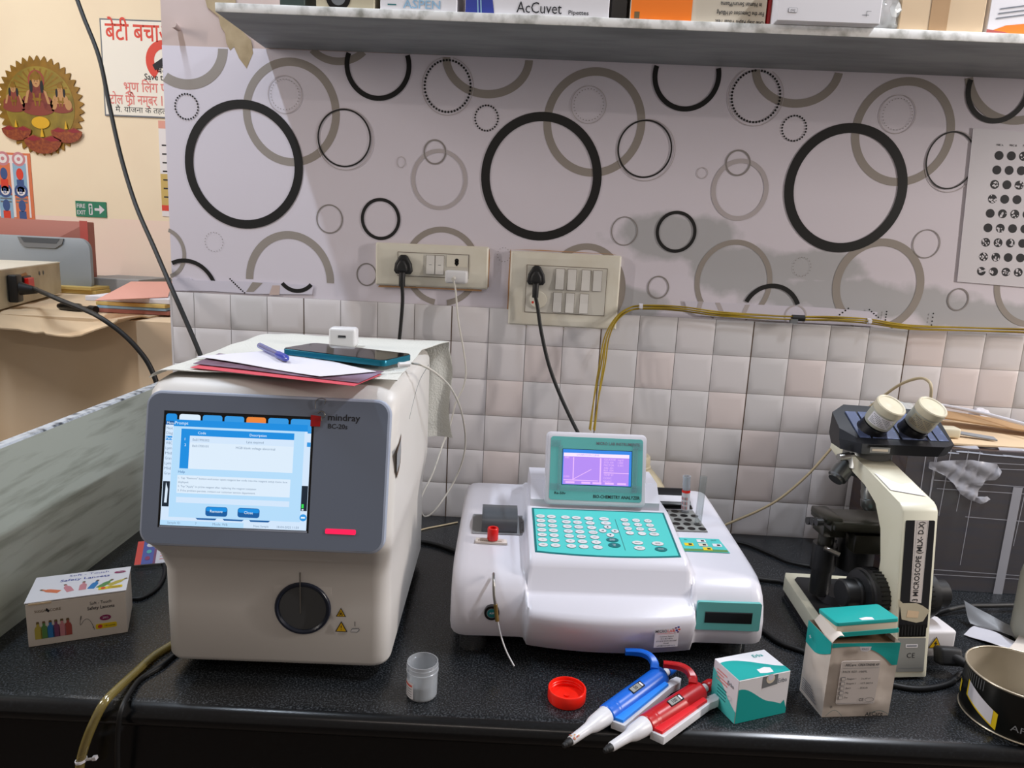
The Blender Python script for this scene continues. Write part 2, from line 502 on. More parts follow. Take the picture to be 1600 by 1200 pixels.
# wallpaper with printed circles
wm = M('wallpaper', 'd0cbd8', 0.55)
nt = wm.node_tree; bs = nt.nodes['Principled BSDF']
tc = nt.nodes.new('ShaderNodeTexCoord')
ns = nt.nodes.new('ShaderNodeTexNoise'); ns.inputs['Scale'].default_value = 14; ns.inputs['Detail'].default_value = 5
nt.links.new(tc.outputs['Object'], ns.inputs['Vector'])
prev = None
def stain(cx, cz, rx, rz):
    p = nt.nodes.new('ShaderNodeVectorMath'); p.operation = 'SUBTRACT'; p.inputs[1].default_value = (cx, 0, cz)
    nt.links.new(tc.outputs['Object'], p.inputs[0])
    q = nt.nodes.new('ShaderNodeVectorMath'); q.operation = 'MULTIPLY'; q.inputs[1].default_value = (1/rx, 0, 1/rz)
    nt.links.new(p.outputs[0], q.inputs[0])
    l = nt.nodes.new('ShaderNodeVectorMath'); l.operation = 'LENGTH'; nt.links.new(q.outputs[0], l.inputs[0])
    a = nt.nodes.new('ShaderNodeMath'); a.operation = 'MULTIPLY_ADD'; a.inputs[1].default_value = -1.6
    nt.links.new(ns.outputs['Fac'], a.inputs[0]); a.inputs[2].default_value = 0.8
    e = nt.nodes.new('ShaderNodeMath'); e.operation = 'ADD'; nt.links.new(l.outputs['Value'], e.inputs[0]); nt.links.new(a.outputs[0], e.inputs[1])
    m = nt.nodes.new('ShaderNodeMapRange'); m.inputs['From Min'].default_value = 1.18; m.inputs['From Max'].default_value = 0.82; m.clamp = True
    nt.links.new(e.outputs[0], m.inputs['Value'])
    return m.outputs[0]
outs = [stain(*[float(x) for x in s]) for s in ((0.44, 0.60, 0.13, 0.045), (0.56, 0.545, 0.10, 0.05), (0.80, 0.50, 0.22, 0.035), (0.70, 0.56, 0.10, 0.03), (1.02, 0.48, 0.15, 0.03), (0.36, 0.47, 0.06, 0.03))]
acc = outs[0]
for o_ in outs[1:]:
    mx = nt.nodes.new('ShaderNodeMath'); mx.operation = 'MAXIMUM'
    nt.links.new(acc, mx.inputs[0]); nt.links.new(o_, mx.inputs[1]); acc = mx.outputs[0]
mix = nt.nodes.new('ShaderNodeMix'); mix.data_type = 'RGBA'
mix.inputs[6].default_value = hx('dad4de'); mix.inputs[7].default_value = hx('b2b2b6')
nt.links.new(acc, mix.inputs[0]); nt.links.new(mix.outputs[2], bs.inputs['Base Color'])

b = MB('wallpaper')
ZT = 0.912
ztop = lambda x: ZT+0.004*math.sin(x*9)
b.at(front(0, 0.0045, 0))
b.add([(WL, 0.440, 0), (1.9, 0.440, 0), (1.9, ZT+0.01, 0), (WL, ZT, 0)], [(0, 1, 2, 3)], 'wallpaper')
zk = [0.00025]
def clip(x0, z0, x1, z1):
    return lambda p, q: x0 <= (p[0]+q[0])/2 <= x1 and z0 <= (p[1]+q[1])/2 <= z1
def wring(cu, cv, ru, rv, wd, mat, vmax=None, umin=None, umax=None, n=72):
    c = wpt(cu, cv); l = wpt(cu-ru, cv); r_ = wpt(cu+ru, cv); t = wpt(cu, cv-rv); bt = wpt(cu, cv+rv)
    rx = (r_[0]-l[0])/2; rz = (t[1]-bt[1])/2; cx = (r_[0]+l[0])/2; cz = (t[1]+bt[1])/2
    z0 = 0.4455 if vmax is None else wpt(cu, vmax)[1]
    x0 = WL if umin is None else wpt(umin, cv)[0]; x1 = 1.9 if umax is None else wpt(umax, cv)[0]
    zk[0] += 0.00002
    b.ring(cx, cz, rx, rz, wd/808.0, mat, zk[0], n, clip(x0, z0, x1, ZT-0.001))
def wdots(cu, cv, ru, rv, nd, sz, mat, a0=0, a1=360, vmin=None):
    c = wpt(cu, cv); rx = abs(wpt(cu+ru, cv)[0]-c[0]); rz = abs(wpt(cu, cv-rv)[1]-c[1])
    for i in range(nd):
        t = R(a0+(a1-a0)*i/nd)
        x, z = c[0]+rx*math.cos(t), c[1]+rz*math.sin(t)
        if z > ZT-0.002 or x < WL+0.002: continue
        b.disc(x, z, sz/808.0/2, mat, 0.0010, n=8)
# taupe rings
for a in ((454, 174, 76, 85, 12), (288, 72, 66, 67, 15), (929, 190, 80, 86, 12), (1413, 205, 81, 86, 12), (527, 48, 58, 53, 11), (762, 90, 71, 63, 12), (1248, 105, 72, 63, 12),
          (452, 438, 69, 77, 12), (690, 416, 60, 62, 9), (1147, 440, 61, 66, 8), (1374, 446, 72, 74, 12), (915, 450, 63, 70, 10), (255, 395, 34, 40, 6), (1622, 440, 66, 72, 9),
          (1700, 210, 80, 90, 12), (1600, 100, 90, 95, 12)):
    wring(*a, 'ring_taupe', vmax=(441 if a[0] < 480 else None))
for a in ((686, 280, 44, 48, 6), (1157, 296, 45, 49, 7)): wring(*a, 'ring_pale')
for a in ((679, 237, 18, 20, 2.5), (514, 342, 21, 23, 2), (572, 429, 16, 18, 2), (626, 253, 7, 9, 1), (1154, 254, 20, 21, 2.5), (976, 361, 21, 23, 1.6), (1098, 270, 9, 9, 1),
          (1029, 449, 17, 18, 2), (1449, 381, 22, 23, 1.6), (1499, 468, 17, 18, 2), (444, 147, 27, 30, 1), (920, 163, 28, 30, 1), (1404, 178, 29, 31, 1), (699, 134, 41, 46, 1), (1182, 150, 44, 47, 1),
          (538, 217, 45, 49, 1.2), (1010, 234, 46, 49, 1.2), (1489, 252, 42, 49, 1.2)):
    wring(*a, 'ring_thin' if a[4] > 1.5 else 'ring_pale')
# black rings
for a in ((380, 256, 92.5, 101, 13.5), (846, 275, 94.5, 101, 13.5), (1323, 293, 96.5, 102, 14.5), (590, 101, 52.5, 56, 7.5), (1074, 117, 54, 57, 7.5), (1562, 138, 51, 55, 7.5),
          (594, 342, 31, 33, 5), (1057, 362, 32, 33, 5), (537, 215, 42, 46, 2.4), (1008, 232, 43, 46, 2.4), (1487, 250, 39, 46, 2.2), (290, 461, 51, 57, 6.5), (1205, 493, 48, 50, 7)):
    wring(*a, 'ring_black', vmax=(437 if a[0] == 290 else 474 if a[0] == 1205 else None))
wdots(290, 166, 18, 20, 26, 3, 'ring_black'); wdots(699, 134, 36, 41, 46, 3.6, 'ring_black'); wdots(760, 184, 18, 20, 26, 3, 'ring_black')
wdots(1182, 150, 38, 41, 48, 3.6, 'ring_black'); wdots(1242, 200, 19, 20, 26, 3, 'ring_black')
for a in ((444, 147, 22, 24, 30, 1.6), (333, 378, 14, 15, 20, 1.6), (920, 163, 23, 25, 30, 1.6), (1404, 178, 23, 25, 30, 1.6), (787, 398, 10, 11, 14, 1.4), (1254, 417, 14, 15, 18, 1.6)):
    wdots(*a, 'ring_thin')
wallpaper = b.build('wallpaper', wall_back, smooth_angle=0)

# loose strips of the same paper pasted along the top of the tiles
def strip(pts, extra=None):
    b = MB('wp_white'); b.at(front(0, 0.0027, 0))
    b.prism([wpt(u, v) for u, v in pts], 0, 0.0009, 'wp_white')
    return b
b = strip([(269, 436), (296, 434), (299, 438), (420, 441), (489, 447), (487, 460), (390, 459), (330, 455), (269, 454)])
zk[0] = 0.0011
def cl(u0, v0, u1, v1):
    p, q = wpt(u0, v1), wpt(u1, v0)
    return clip(p[0], p[1], q[0], q[1])
c = wpt(463, 424); b.ring(c[0], c[1], 0.042, 0.043, 0.008, 'ring_black', 0.0012, 64, cl(436, 446, 490, 462))
for i in range(9): b.disc(*wpt(359+i*2.6+i*i*0.03, 436+i*2.7), 0.0017, 'ring_black', 0.0012, None, 8)
b.poly([(*wpt(u, v), 0.0012) for u, v in ((394, 441), (410, 442), (396, 456), (384, 456))], 'ring_taupe')
b.poly([(*wpt(u, v), 0.0012) for u, v in ((425, 446), (437, 446), (436, 461), (420, 461))], 'plaster_back')
b.build('wallpaper_strip', wall_back, smooth_angle=0)
b = strip([(1070, 470), (1085, 471), (1180, 476), (1290, 481), (1372, 488), (1366, 510), (1250, 504), (1090, 493), (1074, 486)])
for u0, v0, u1, v1 in ((1118, 473, 1126, 491), (1092, 471, 1087, 489), (1165, 476, 1158, 492)):
    b.poly([(*wpt(u, v), 0.0012) for u, v in ((u0, v0), (u0+7, v0), (u1+7, v1), (u1, v1))], 'ring_pale')
c = wpt(1243, 494); b.ring(c[0], c[1], 0.022, 0.022, 0.003, 'ring_pale', 0.0012, 40, cl(1215, 478, 1270, 502))
for u0, v0, u1, v1, n in ((1308, 495, 1326, 482, 5), (1359, 484, 1373, 496, 5), (1459, 490, 1456, 508, 4), (1386, 487, 1384, 500, 4)):
    for i in range(n): b.disc(*wpt(u0+(u1-u0)*i/(n-1)-0, v0+(v1-v0)*i/(n-1)), 0.0017, 'ring_black', 0.0012, None, 8)
b.build('wallpaper_strip', wall_back, smooth_angle=0)

# counter top of black granite
EY = lambda x: -0.652+0.0276*(x-0.167)
b = MB('granite')
prof = [(0.0, 0.0), (0.006, 0.0), (0.0005, -0.0)]
xs = [-1.2, 1.9]
rings = []
for x in xs:
    e = EY(x)
    rings.append([(x, 0.0, -0.03), (x, 0.0, 0.0), (x, e+0.020, 0.0), (x, e+0.013, -0.0012), (x, e+0.0065, -0.0038), (x, e+0.002, -0.0085), (x, e, -0.015), (x, e+0.0005, -0.022), (x, e+0.004, -0.028), (x, e+0.01, -0.03)])
b.loft(rings)
for i in range(len(b.f)):
    zs = [b.v[k].z for k in b.f[i]]; ys = [b.v[k].y for k in b.f[i]]
    if max(ys) < -0.5 and min(zs) < -0.0035: b.fm[i] = b.mi('granite_edge')  # same stone, with the shade of the front nosing put into a darker colour
counter = tag(b.build('countertop', smooth_angle=60), 'black speckled granite worktop with rounded front edge', 'worktop')
b = MB('granite_edge')
b.loft([[(x, EY(x)+0.012, -0.105), (x, EY(x)+0.012, -0.0301), (x, EY(x)+0.034, -0.0301), (x, EY(x)+0.034, -0.105)] for x in (-1.2, 1.9)])
tag(b.build('apron'), 'black stone apron strip under the front edge of the worktop', 'apron')
b = MB('plaster_brown'); b.box(-1.2, 1.9, -0.56, 0.0, -0.8, -0.031)
struct(b.build('trim_1'))
b = MB('floor_grey'); b.box(-3.5, 2.5, -3.0, 1.5, -0.83, -0.8)
struct(b.build('floor'))
b = MB('plaster_cream'); b.box(-3.5, 0.5, 1.30, 1.42, 0.602, 2.2); b.box(-3.5, 0.5, 1.30, 1.42, -0.8, 0.602, 'plaster_pink')
b.box(-2.2, -1.1, 1.27, 1.30, -0.8, 0.36, 'plaster_pink')
struct(b.build('wall_far'))
b = MB('grey_stone'); b.box(-2.4, -0.9, 1.14, 1.299, 0.352, 0.384, None, 0.003)
struct(b.build('trim_2'))
b = MB('plaster_brown'); b.box(-3.0, -0.60, 0.13, 1.0, -0.8, 0.365)
struct(b.build('wall_half'))
b = MB('paper_cream'); b.box(-1.9, 0.5, -0.9, -0.5, 0.0, 0.0)

# marble side slab at the left end of the counter
b = MB('marble')
T = 0.02
b.add([], [])
rings = []
for y, x in ((-0.004, -0.574), (-0.66, -0.546)):
    rings.append([(x, y, 0.0), (x, y, 0.262), (x-0.003, y, 0.2645), (x-T+0.003, y, 0.2645), (x-T, y, 0.262), (x-T, y, 0.0)])
b.loft(rings)
for i in range(len(b.f)):
    zz = [b.v[k].z for k in b.f[i]]
    if min(zz) > 0.255: b.fm[i] = b.mi('marble_edge')
# brown stain running down the slab
b.at(frame((-0.5505, -0.55, 0), (-0.0427, 1, 0), (0, 0, 1), (1, 0.0427, 0)))
slab = tag(b.build('side_slab'), 'weathered grey-green marble upstand slab at the left end of the counter', 'slab')

# stone shelf
b = MB('shelf_stone')
b.box(-0.372, 1.45, -0.205, 0.0035, 0.914, 0.928, None, 0.0012)
for i in range(len(b.f)):
    ys = [b.v[k].y for k in b.f[i]]; zs = [b.v[k].z for k in b.f[i]]; xx = [b.v[k].x for k in b.f[i]]
    if max(ys) < -0.203 or min(zs) > 0.9265 or max(xx) < -0.3705: b.fm[i] = b.mi('shelf_edge')
shelf = tag(b.build('wall_shelf'), 'grey stone shelf with mottled white edge across the top of the wall', 'shelf')
# ------------------------------------------------------------------ blood cell analyser on the left
MX, MY, MA = -0.1425, -0.588, R(2.8)
t = thing('blood_analyzer', 'white blood cell counter with grey touch screen front standing on the left of the worktop', 'analyzer', (MX, MY, 0), MA)
mind = t
def rr3(hw, y0, y1, z, r, n=6):
    out = []
    for cx, cy, a in ((hw-r, y0+r, -PI/2), (hw-r, y1-r, 0), (-hw+r, y1-r, PI/2), (-hw+r, y0+r, PI)):
        for i in range(n+1):
            q = a+PI/2*i/n
            out.append((cx+r*math.cos(q), cy+r*math.sin(q), z))
    return out
b = MB('body_white')
b.loft([rr3(0.130, 0.008, 0.372, 0.0185, 0.02), rr3(0.1415, 0.001, 0.378, 0.0215, 0.022), rr3(0.144, -0.001, 0.38, 0.027, 0.022), rr3(0.1445, -0.001, 0.38, 0.10, 0.022),
        rr3(0.1435, -0.003, 0.38, 0.145, 0.022), rr3(0.146, -0.014, 0.38, 0.172, 0.022), rr3(0.149, -0.034, 0.38, 0.192, 0.022), rr3(0.151, -0.043, 0.38, 0.206, 0.022), rr3(0.1515, -0.040, 0.38, 0.22, 0.022),
        rr3(0.1515, -0.0085, 0.38, 0.36, 0.022), rr3(0.151, -0.003, 0.38, 0.374, 0.022), rr3(0.147, 0.004, 0.378, 0.384, 0.022), rr3(0.138, 0.016, 0.37, 0.391, 0.022), rr3(0.12, 0.04, 0.35, 0.393, 0.02)])
b.build('housing', t, 50)
# tilted bezel on the upper front
n_ = Vector((0, 0.040, 0.18)).normalized()
BF = frame((0, -0.0435, 0.199), (1, 0, 0), n_, Vector((1, 0, 0)).cross(n_))
BH = 0.1835
b = MB('bezel_grey'); b.at(BF)
b.prism(b.rrect_pts(-0.1450, 0, 0.1445, BH, 0.018, 7), -0.003, 0.0075, 'bezel_edge', 0.0034, 2)
b.prism(b.rrect_pts(-0.1416, 0.0034, 0.1411, BH-0.0034, 0.0150, 7), 0.0074, 0.0078, 'bezel_grey')
bez = b.build('bezel', t)
b = MB('ink'); b.at(BF)
b.text('mindray', 0.0705, BH-0.0268, 0.0078, 'ink', 0.0080, 'l', 0.038, bold=True)
b.text('BC-20s', 0.0710, BH-0.0365, 0.0056, 'ink', 0.0080, 'l', 0.023, bold=True)
b.build('lettering', bez, 0)
b = MB('led_red'); b.at(BF); b.prism(b.rrect_pts(0.074, 0.0225, 0.110, 0.0285, 0.0015), 0.0076, 0.0084, 'led_red'); b.build('status_light', bez, 0)['label'] = 'glowing red status bar'
b = MB('sign_red'); b.at(BF); b.prism([(0.050, BH-0.035), (0.0615, BH-0.0348), (0.062, BH-0.0225), (0.050, BH-0.0215)], 0.0079, 0.0083, 'red_pip')
b.build('sticker', bez, 0)['label'] = 'small red sticker'
b = MB('steel'); b.at(BF)
b.tube([(0.055, BH-0.014, 0.0085), (0.055, BH-0.005, 0.009), (0.060, BH-0.0015, 0.009), (0.0665, BH-0.0025, 0.009), (0.0655, BH-0.008, 0.0088)], 0.0005, 'steel', 6)
b.tube([(0.058, BH-0.019, 0.0088), (0.0625, BH-0.0165, 0.009), (0.066, BH-0.019, 0.009), (0.066, BH-0.023, 0.0088), (0.063, BH-0.024, 0.0088), (0.063, BH-0.028, 0.0088)], 0.0008, 'steel', 6)
b.build('wire_hook', bez)
# touch screen
SW, SH = 0.1715, 0.1320
SX0, SY0 = -0.1200, 0.0250
b = MB('scr_bg'); b.at(BF)
b.rect(SX0-0.0028, SY0-0.0028, SX0+SW+0.0028, SY0+SH+0.0028, 'near_black', 0.00785)
b.rect(SX0-0.0010, SY0-0.0026, SX0+SW+0.001, SY0-0.0006, 'bezel_edge', 0.0079)
def S(u, v): return (SX0+u*SW, SY0+SH*(1-v))
def sr(u0, v0, u1, v1, mat, z=0.0081, r=0):
    a, c = S(u0, v1), S(u1, v0)
    if r: b.rrect(a[0], a[1], c[0], c[1], r, mat, z)
    else: b.rect(a[0], a[1], c[0], c[1], mat, z)
def stx(s, u, v, h, mat='scr_text', al='l', wd=None, z=0.0086):
    p = S(u, v); b.text(s, p[0], p[1], h, mat, z, al, wd)
sr(0, 0, 1, 1, 'scr_pale', 0.0080)
sr(0, 0, 1, 0.10, 'near_black', 0.00805)
for u0, u1, m in ((0.0, 0.075, 'scr_blue'), (0.09, 0.235, 'scr_white'), (0.25, 0.385, 'scr_tab'), (0.40, 0.535, 'scr_tab'), (0.55, 0.685, 'scr_orange'), (0.70, 0.84, 'scr_tab'), (0.855, 0.998, 'scr_tab')):
    sr(u0, 0.005, u1, 0.09, m, 0.00812, 0.003)
sr(0, 0.07, 0.06, 0.105, 'scr_deep', 0.00815)
stx('Menu', 0.01, 0.098, 0.0028, 'scr_lbl')
sr(0.055, 0.055, 0.975, 0.115, 'scr_blue', 0.0082); stx('Prompt', 0.065, 0.098, 0.0036, 'scr_lbl')
sr(0.975, 0.075, 1.0, 0.13, 'scr_tab', 0.0082)
sr(0.055, 0.115, 0.955, 0.925, 'scr_bg', 0.0082)
sr(0.11, 0.135, 0.885, 0.195, 'scr_blue', 0.0083); stx('Code', 0.225, 0.178, 0.0030, 'scr_lbl'); stx('Description', 0.58, 0.178, 0.0030, 'scr_lbl')
sr(0.11, 0.195, 0.17, 0.49, 'scr_blue', 0.0083)
stx('1', 0.137, 0.238, 0.003, 'scr_lbl'); stx('2', 0.137, 0.29, 0.003, 'scr_lbl')
sr(0.17, 0.195, 0.885, 0.255, 'scr_pale', 0.0083); sr(0.17, 0.255, 0.885, 0.49, 'scr_white', 0.0083)
stx('0x01990302', 0.19, 0.24, 0.0028); stx('Lyse expired', 0.56, 0.24, 0.0028); stx('0x01700101', 0.19, 0.295, 0.0028); stx('HGB blank voltage abnormal', 0.49, 0.295, 0.0028)
stx('Help', 0.105, 0.53, 0.0030, 'scr_deep')
sr(0.10, 0.55, 0.875, 0.71, 'scr_white', 0.0083)
for i, s in enumerate(('1. Tap "Remove" button and enter open reagent bar code into the reagent setup menu box', 'displayed.', '2. Tap "Apply" to prime reagent after replacing the reagent container.', '3. If the problem persists, contact our customer service department.')):
    stx(s, 0.108, 0.583+0.037*i, 0.0023, 'scr_text', 'l', 0.128 if i == 0 else None)
sr(0.10, 0.745, 0.875, 0.795, 'scr_pale', 0.0083)
for u0, s in ((0.305, 'Remove'), (0.525, 'Close')):
    sr(u0, 0.82, u0+0.15, 0.905, 'scr_deep', 0.0083, 0.003); sr(u0+0.004, 0.825, u0+0.146, 0.862, 'scr_blue', 0.0084, 0.002)
    stx(s, u0+0.075, 0.872, 0.0032, 'scr_lbl', 'c')
for u0 in (0.24, 0.425, 0.605):
    a, c = S(u0, 0.94), S(u0+0.145, 0.925)
    b.poly([(a[0]+0.002, a[1], 0.0084), (c[0]-0.002, a[1], 0.0084), (c[0], c[1], 0.0084), (a[0], c[1], 0.0084)], 'scr_deep')
sr(0.0, 0.955, 0.57, 1.0, 'scr_bg', 0.0083)
stx('Sample ID', 0.05, 0.985, 0.0026); stx('7', 0.24, 0.985, 0.0026); stx('Mode: WB', 0.36, 0.985, 0.0028, 'scr_text'); stx('Next Sample', 0.64, 0.985, 0.0024); stx('18-04-2025 11:20', 0.80, 0.985, 0.0026)
for i, s in enumerate(('Next', 'Diag', 'Para', 'WBC', 'Lym', 'Mid', 'Gran', 'Lym', 'Mid', 'Gran')):
    v = 0.145+i*0.045
    if i == 2: sr(0.005, v-0.03, 0.05, v+0.008, 'scr_tab', 0.00825)
    stx(s, 0.008, v, 0.0032, 'scr_lbl' if i == 2 else 'scr_text', 'l', 0.0075, 0.00835)
sr(0.005, 0.61, 0.052, 0.835, 'scr_dark', 0.0083)
a = S(0.02, 0.80); b.poly([(a[0], a[1], 0.0085), (a[0]+0.001, a[1]+0.024, 0.0085), (a[0]+0.0035, a[1]+0.016, 0.0085), (a[0]+0.003, a[1], 0.0085)], 'scr_white')
sr(0.955, 0.60, 0.998, 0.825, 'scr_dark', 0.0083); sr(0.96, 0.765, 0.975, 0.80, 'scr_green', 0.0085); sr(0.962, 0.808, 0.975, 0.82, 'scr_white', 0.0085)
sr(0.975, 0.21, 1.0, 0.25, 'scr_tab', 0.0083)
a = S(0.975, 0.885); b.disc(a[0], a[1], 0.0042, 'scr_tab', 0.0084); sr(0.96, 0.878, 0.988, 0.892, 'scr_lbl', 0.0086)
scr = b.build('touch_screen', bez, 0); scr['label'] = 'lit touch screen showing a blue prompt window'
# sample niche on the lower front
LF = frame((0, -0.0018, 0), (1, 0, 0), (0, 0, 1), (0, -1, 0))
NX, NZ, NR = 0.0345, 0.1015, 0.0355
b = MB('body_white'); b.at(LF)
b.build_frame = True
pts = [(NX-0.040, 0.152), (NX-0.036, NZ+0.02), (NX-0.03, NZ+0.012), (NX+0.03, NZ+0.012), (NX+0.036, NZ+0.02), (NX+0.036, 0.152)]
b.prism(pts, -0.004, 0.0006, 'body_white')
b.build('probe_recess', t, 0)
b = MB('niche_ring'); b.at(LF)
rg = []
for r, z in ((NR-0.0055, 0.0002), (NR-0.0055, 0.002), (NR-0.0035, 0.0042), (NR-0.001, 0.0042), (NR, 0.003), (NR, -0.002)):
    rg.append([(NX+r*math.cos(2*PI*i/48), NZ+r*math.sin(2*PI*i/48), z) for i in range(48)])
b.loft(rg, 'niche_ring', caps=False)
b.disc(NX, NZ, NR-0.004, 'probe_dark', 0.0008, None, 48)
b.build('sample_port', t, 40)['label'] = 'round dark sample port'
b = MB('steel'); b.at(LF); b.cyl((NX-0.002, 0.152, 0.0052), (NX-0.002, NZ-0.005, 0.0052), 0.0009, 0.0009, 'steel', 10); b.build('sample_probe', t)
b = MB('yellow_warn'); b.at(LF)
def tri(x, z, h, inner):
    w_ = h*1.05
    b.poly([(x-w_/2, z, 0.0010), (x+w_/2, z, 0.0010), (x, z+h, 0.0010)], 'ink')
    b.poly([(x-w_/2+h*.12, z+h*.07, 0.0012), (x+w_/2-h*.12, z+h*.07, 0.0012), (x, z+h*.86, 0.0012)], 'yellow_warn')
    if inner == '!':
        b.text('!', x, z+h*0.17, h*0.45, 'ink', 0.0014)
    else:
        b.disc(x, z+h*0.34, h*0.07, 'ink', 0.0014, None, 12)
        for k in range(3):
            q = R(90+120*k); b.ring(x+h*0.14*math.cos(q), z+h*0.34+h*0.14*math.sin(q), h*0.12, h*0.12, h*0.045, 'ink', 0.0014, 20)
tri(0.083, 0.0915, 0.0125, 'bio'); tri(0.0835, 0.0705, 0.0150, '!')
b.rect(0.1005, 0.079, 0.1013, 0.0855, 'ink', 0.0012)
b.poly([(0.095, 0.0705, 0.0012), (0.104, 0.0705, 0.0012), (0.107, 0.074, 0.0012), (0.106, 0.0765, 0.0012), (0.097, 0.0755, 0.0012)], 'ink_grey')
b.poly([(0.0955, 0.0712, 0.0014), (0.1035, 0.0712, 0.0014), (0.106, 0.0742, 0.0014), (0.1055, 0.0757, 0.0014), (0.0975, 0.0748, 0.0014)], 'white_plastic')
b.build('warning_stickers', t, 0)
# torn sticker and seams on the right side
SF = frame((0.1516, 0, 0), (0, 1, 0), (0, 0, 1), (1, 0, 0))
b = MB('bag_grey'); b.at(SF)
b.poly([(-0.012, 0.318, 0.0004), (0.024, 0.330, 0.0004), (0.022, 0.322, 0.0004), (0.025, 0.308, 0.0004), (0.020, 0.293, 0.0004), (0.008, 0.286, 0.0004), (-0.010, 0.282, 0.0004)], 'grime_dark')
b.poly([(-0.012, 0.314, 0.0007), (0.020, 0.324, 0.0007), (0.022, 0.308, 0.0007), (0.012, 0.294, 0.0007), (-0.012, 0.290, 0.0007)], 'bag_grey')
b.build('side_sticker', t, 0)
b = MB('mid_grey'); b.at(SF)
b.tube([(0.10, 0.33, -0.0002), (0.20, 0.36, -0.0002), (0.34, 0.365, -0.0002)], 0.0006, 'mid_grey', 5)
b.build('panel_seam', t)
for sx in (-0.11, 0.11):
    for sy in (0.05, 0.33):
        b = MB('rubber_black'); b.lathe([(0.014, 0.0), (0.016, 0.019)], 'rubber_black', 20, True, (sx, sy, 0)); b.build('foot', t)

# white cloth laid over the top, falling down the right rear
TZ = 0.3976
def cloth(u, v):
    # u across left-right (0..1), v from front hem over the top (to vb) and down behind the rear edge
    vb = 0.70
    vt = min(v, vb)/vb
    sx = -0.165+u*0.312
    y = 0.014+vt*0.366
    z = TZ+0.0022+0.0010*math.sin(u*23+vt*5)*math.sin(vt*17+u*3)
    x = sx
    if sx < -0.130:
        d = -0.130-sx; x = -0.130-0.026*math.sin(min(d/0.03, 1.3)); z -= 0.016*(1-math.cos(min(d/0.03, 1.5)))
    else:
        y += 0.003*math.sin(u*9)*(1-vt)
    g = max(0, (u-0.55)/0.45); g = g*g*(3-2*g)
    x += 0.030*g*max(0, (vt-0.70)/0.30)**1.5
    if v > vb:
        d = (v-vb)/(1-vb)*0.185
        rr = 0.014
        q = min(d/rr, PI/2)
        y += 0.008+rr*math.sin(q); z -= rr*(1-math.cos(q))
        r_ = max(0, d-rr*PI/2)
        z -= r_
        x += g*(0.004+0.004*math.sin(r_*40))+0.06*r_*g
        y += 0.004*(1+math.sin(u*40+r_*12))*min(1, r_/0.03)
    return (x, y, z)
b = MB('cloth_white'); b.at(Matrix.Translation((MX, MY, 0)) @ Matrix.Rotation(MA, 4, 'Z'))
b.sheet(cloth, 100, 72, 0.0012, 'cloth_white')
cl_ = b.build('cloth_cover', None, 60)
# stitched hem down the hanging end
tag(cl_, 'off-white cotton cloth spread over the top of the left analyzer', 'cloth')

# papers on the cloth
PZ = 0.4016
def on_top(u, v, z=PZ): p = at(u, v, 2, z); return (p.x, p.y, z)
def paper(name, px, z, mat, label, cat, lift=0.0):
    b = MB(mat); q = [at(u, v, 2, z) for u, v in px]
    def fn(u, v):
        p = (q[0]*(1-u)+q[1]*u)*(1-v)+(q[3]*(1-u)+q[2]*u)*v
        return (p.x, p.y, z+0.0012*math.sin(u*6)*lift+0.002*lift*max(0, 0.3-v))
    b.sheet(fn, 12, 8, 0.0004, mat)
    o = b.build(name, None, 60); tag(o, label, cat); return o
paper('folder', ((297, 574), (553, 603), (596, 585), (345, 560)), PZ, 'pink_paper', 'pink paper folder lowest under the white sheet on the analyzer', 'folder')
paper('folder', ((302, 568), (560, 598), (600, 580), (342, 552)), PZ+0.0012, 'maroon_paper', 'dark maroon folder between the pink one and the white sheet', 'folder', 0.3)
paper('paper_sheet', ((306, 557), (500, 588), (588, 580), (440, 546)), PZ+0.0030, 'paper_white', 'white sheet of paper lying under the pen and the phone', 'paper', 0.5)
# smartphone
p0, p1, p3 = at(440, 552, 2, 0.407), at(600, 572, 2, 0.407), at(478, 540, 2, 0.407)
ang = math.atan2((p1-p0).y, (p1-p0).x)
L_ = (p1-p0).length; W_ = 0.072
b = MB('phone_teal')
b.prism(b.rrect_pts(0, 0, L_, W_, 0.008, 5), 0.0, 0.0078, 'phone_teal', 0.0012)
ph = b
t = thing('smartphone', 'black-screened smartphone with a teal edge lying on top of the left analyzer', 'phone', (p0.x, p0.y, 0.4060), ang)
b.build('phone_body', t)
b = MB('phone_glass'); b.prism(b.rrect_pts(0.001, 0.001, L_-0.001, W_-0.001, 0.0075, 5), 0.0078, 0.0085, 'phone_glass'); b.build('screen', t)
# pen
a, c = at(406, 540, 2, 0.4100), at(449, 561, 2, 0.4100)
t = thing('ballpoint_pen', 'clear blue ballpoint pen lying across the white sheet beside the phone', 'pen', a, 0)
d = c-a
b = MB('pen_clear'); b.cyl((0, 0, 0), tuple(d*0.72), 0.0042, 0.0042, 'pen_clear', 14); b.build('barrel', t)
b = MB('pen_blue'); b.cyl((0, 0, 0), tuple(d*0.72), 0.0015, 0.0015, 'pen_blue', 8); b.build('ink_tube', t)
b = MB('pen_blue'); b.rev(tuple(d*0.70), tuple(d*1.02), [(0.0050, 0), (0.0050, 0.75), (0.003, 0.9), (0.0012, 1.0)], 'pen_blue', 16); b.build('cap', t)
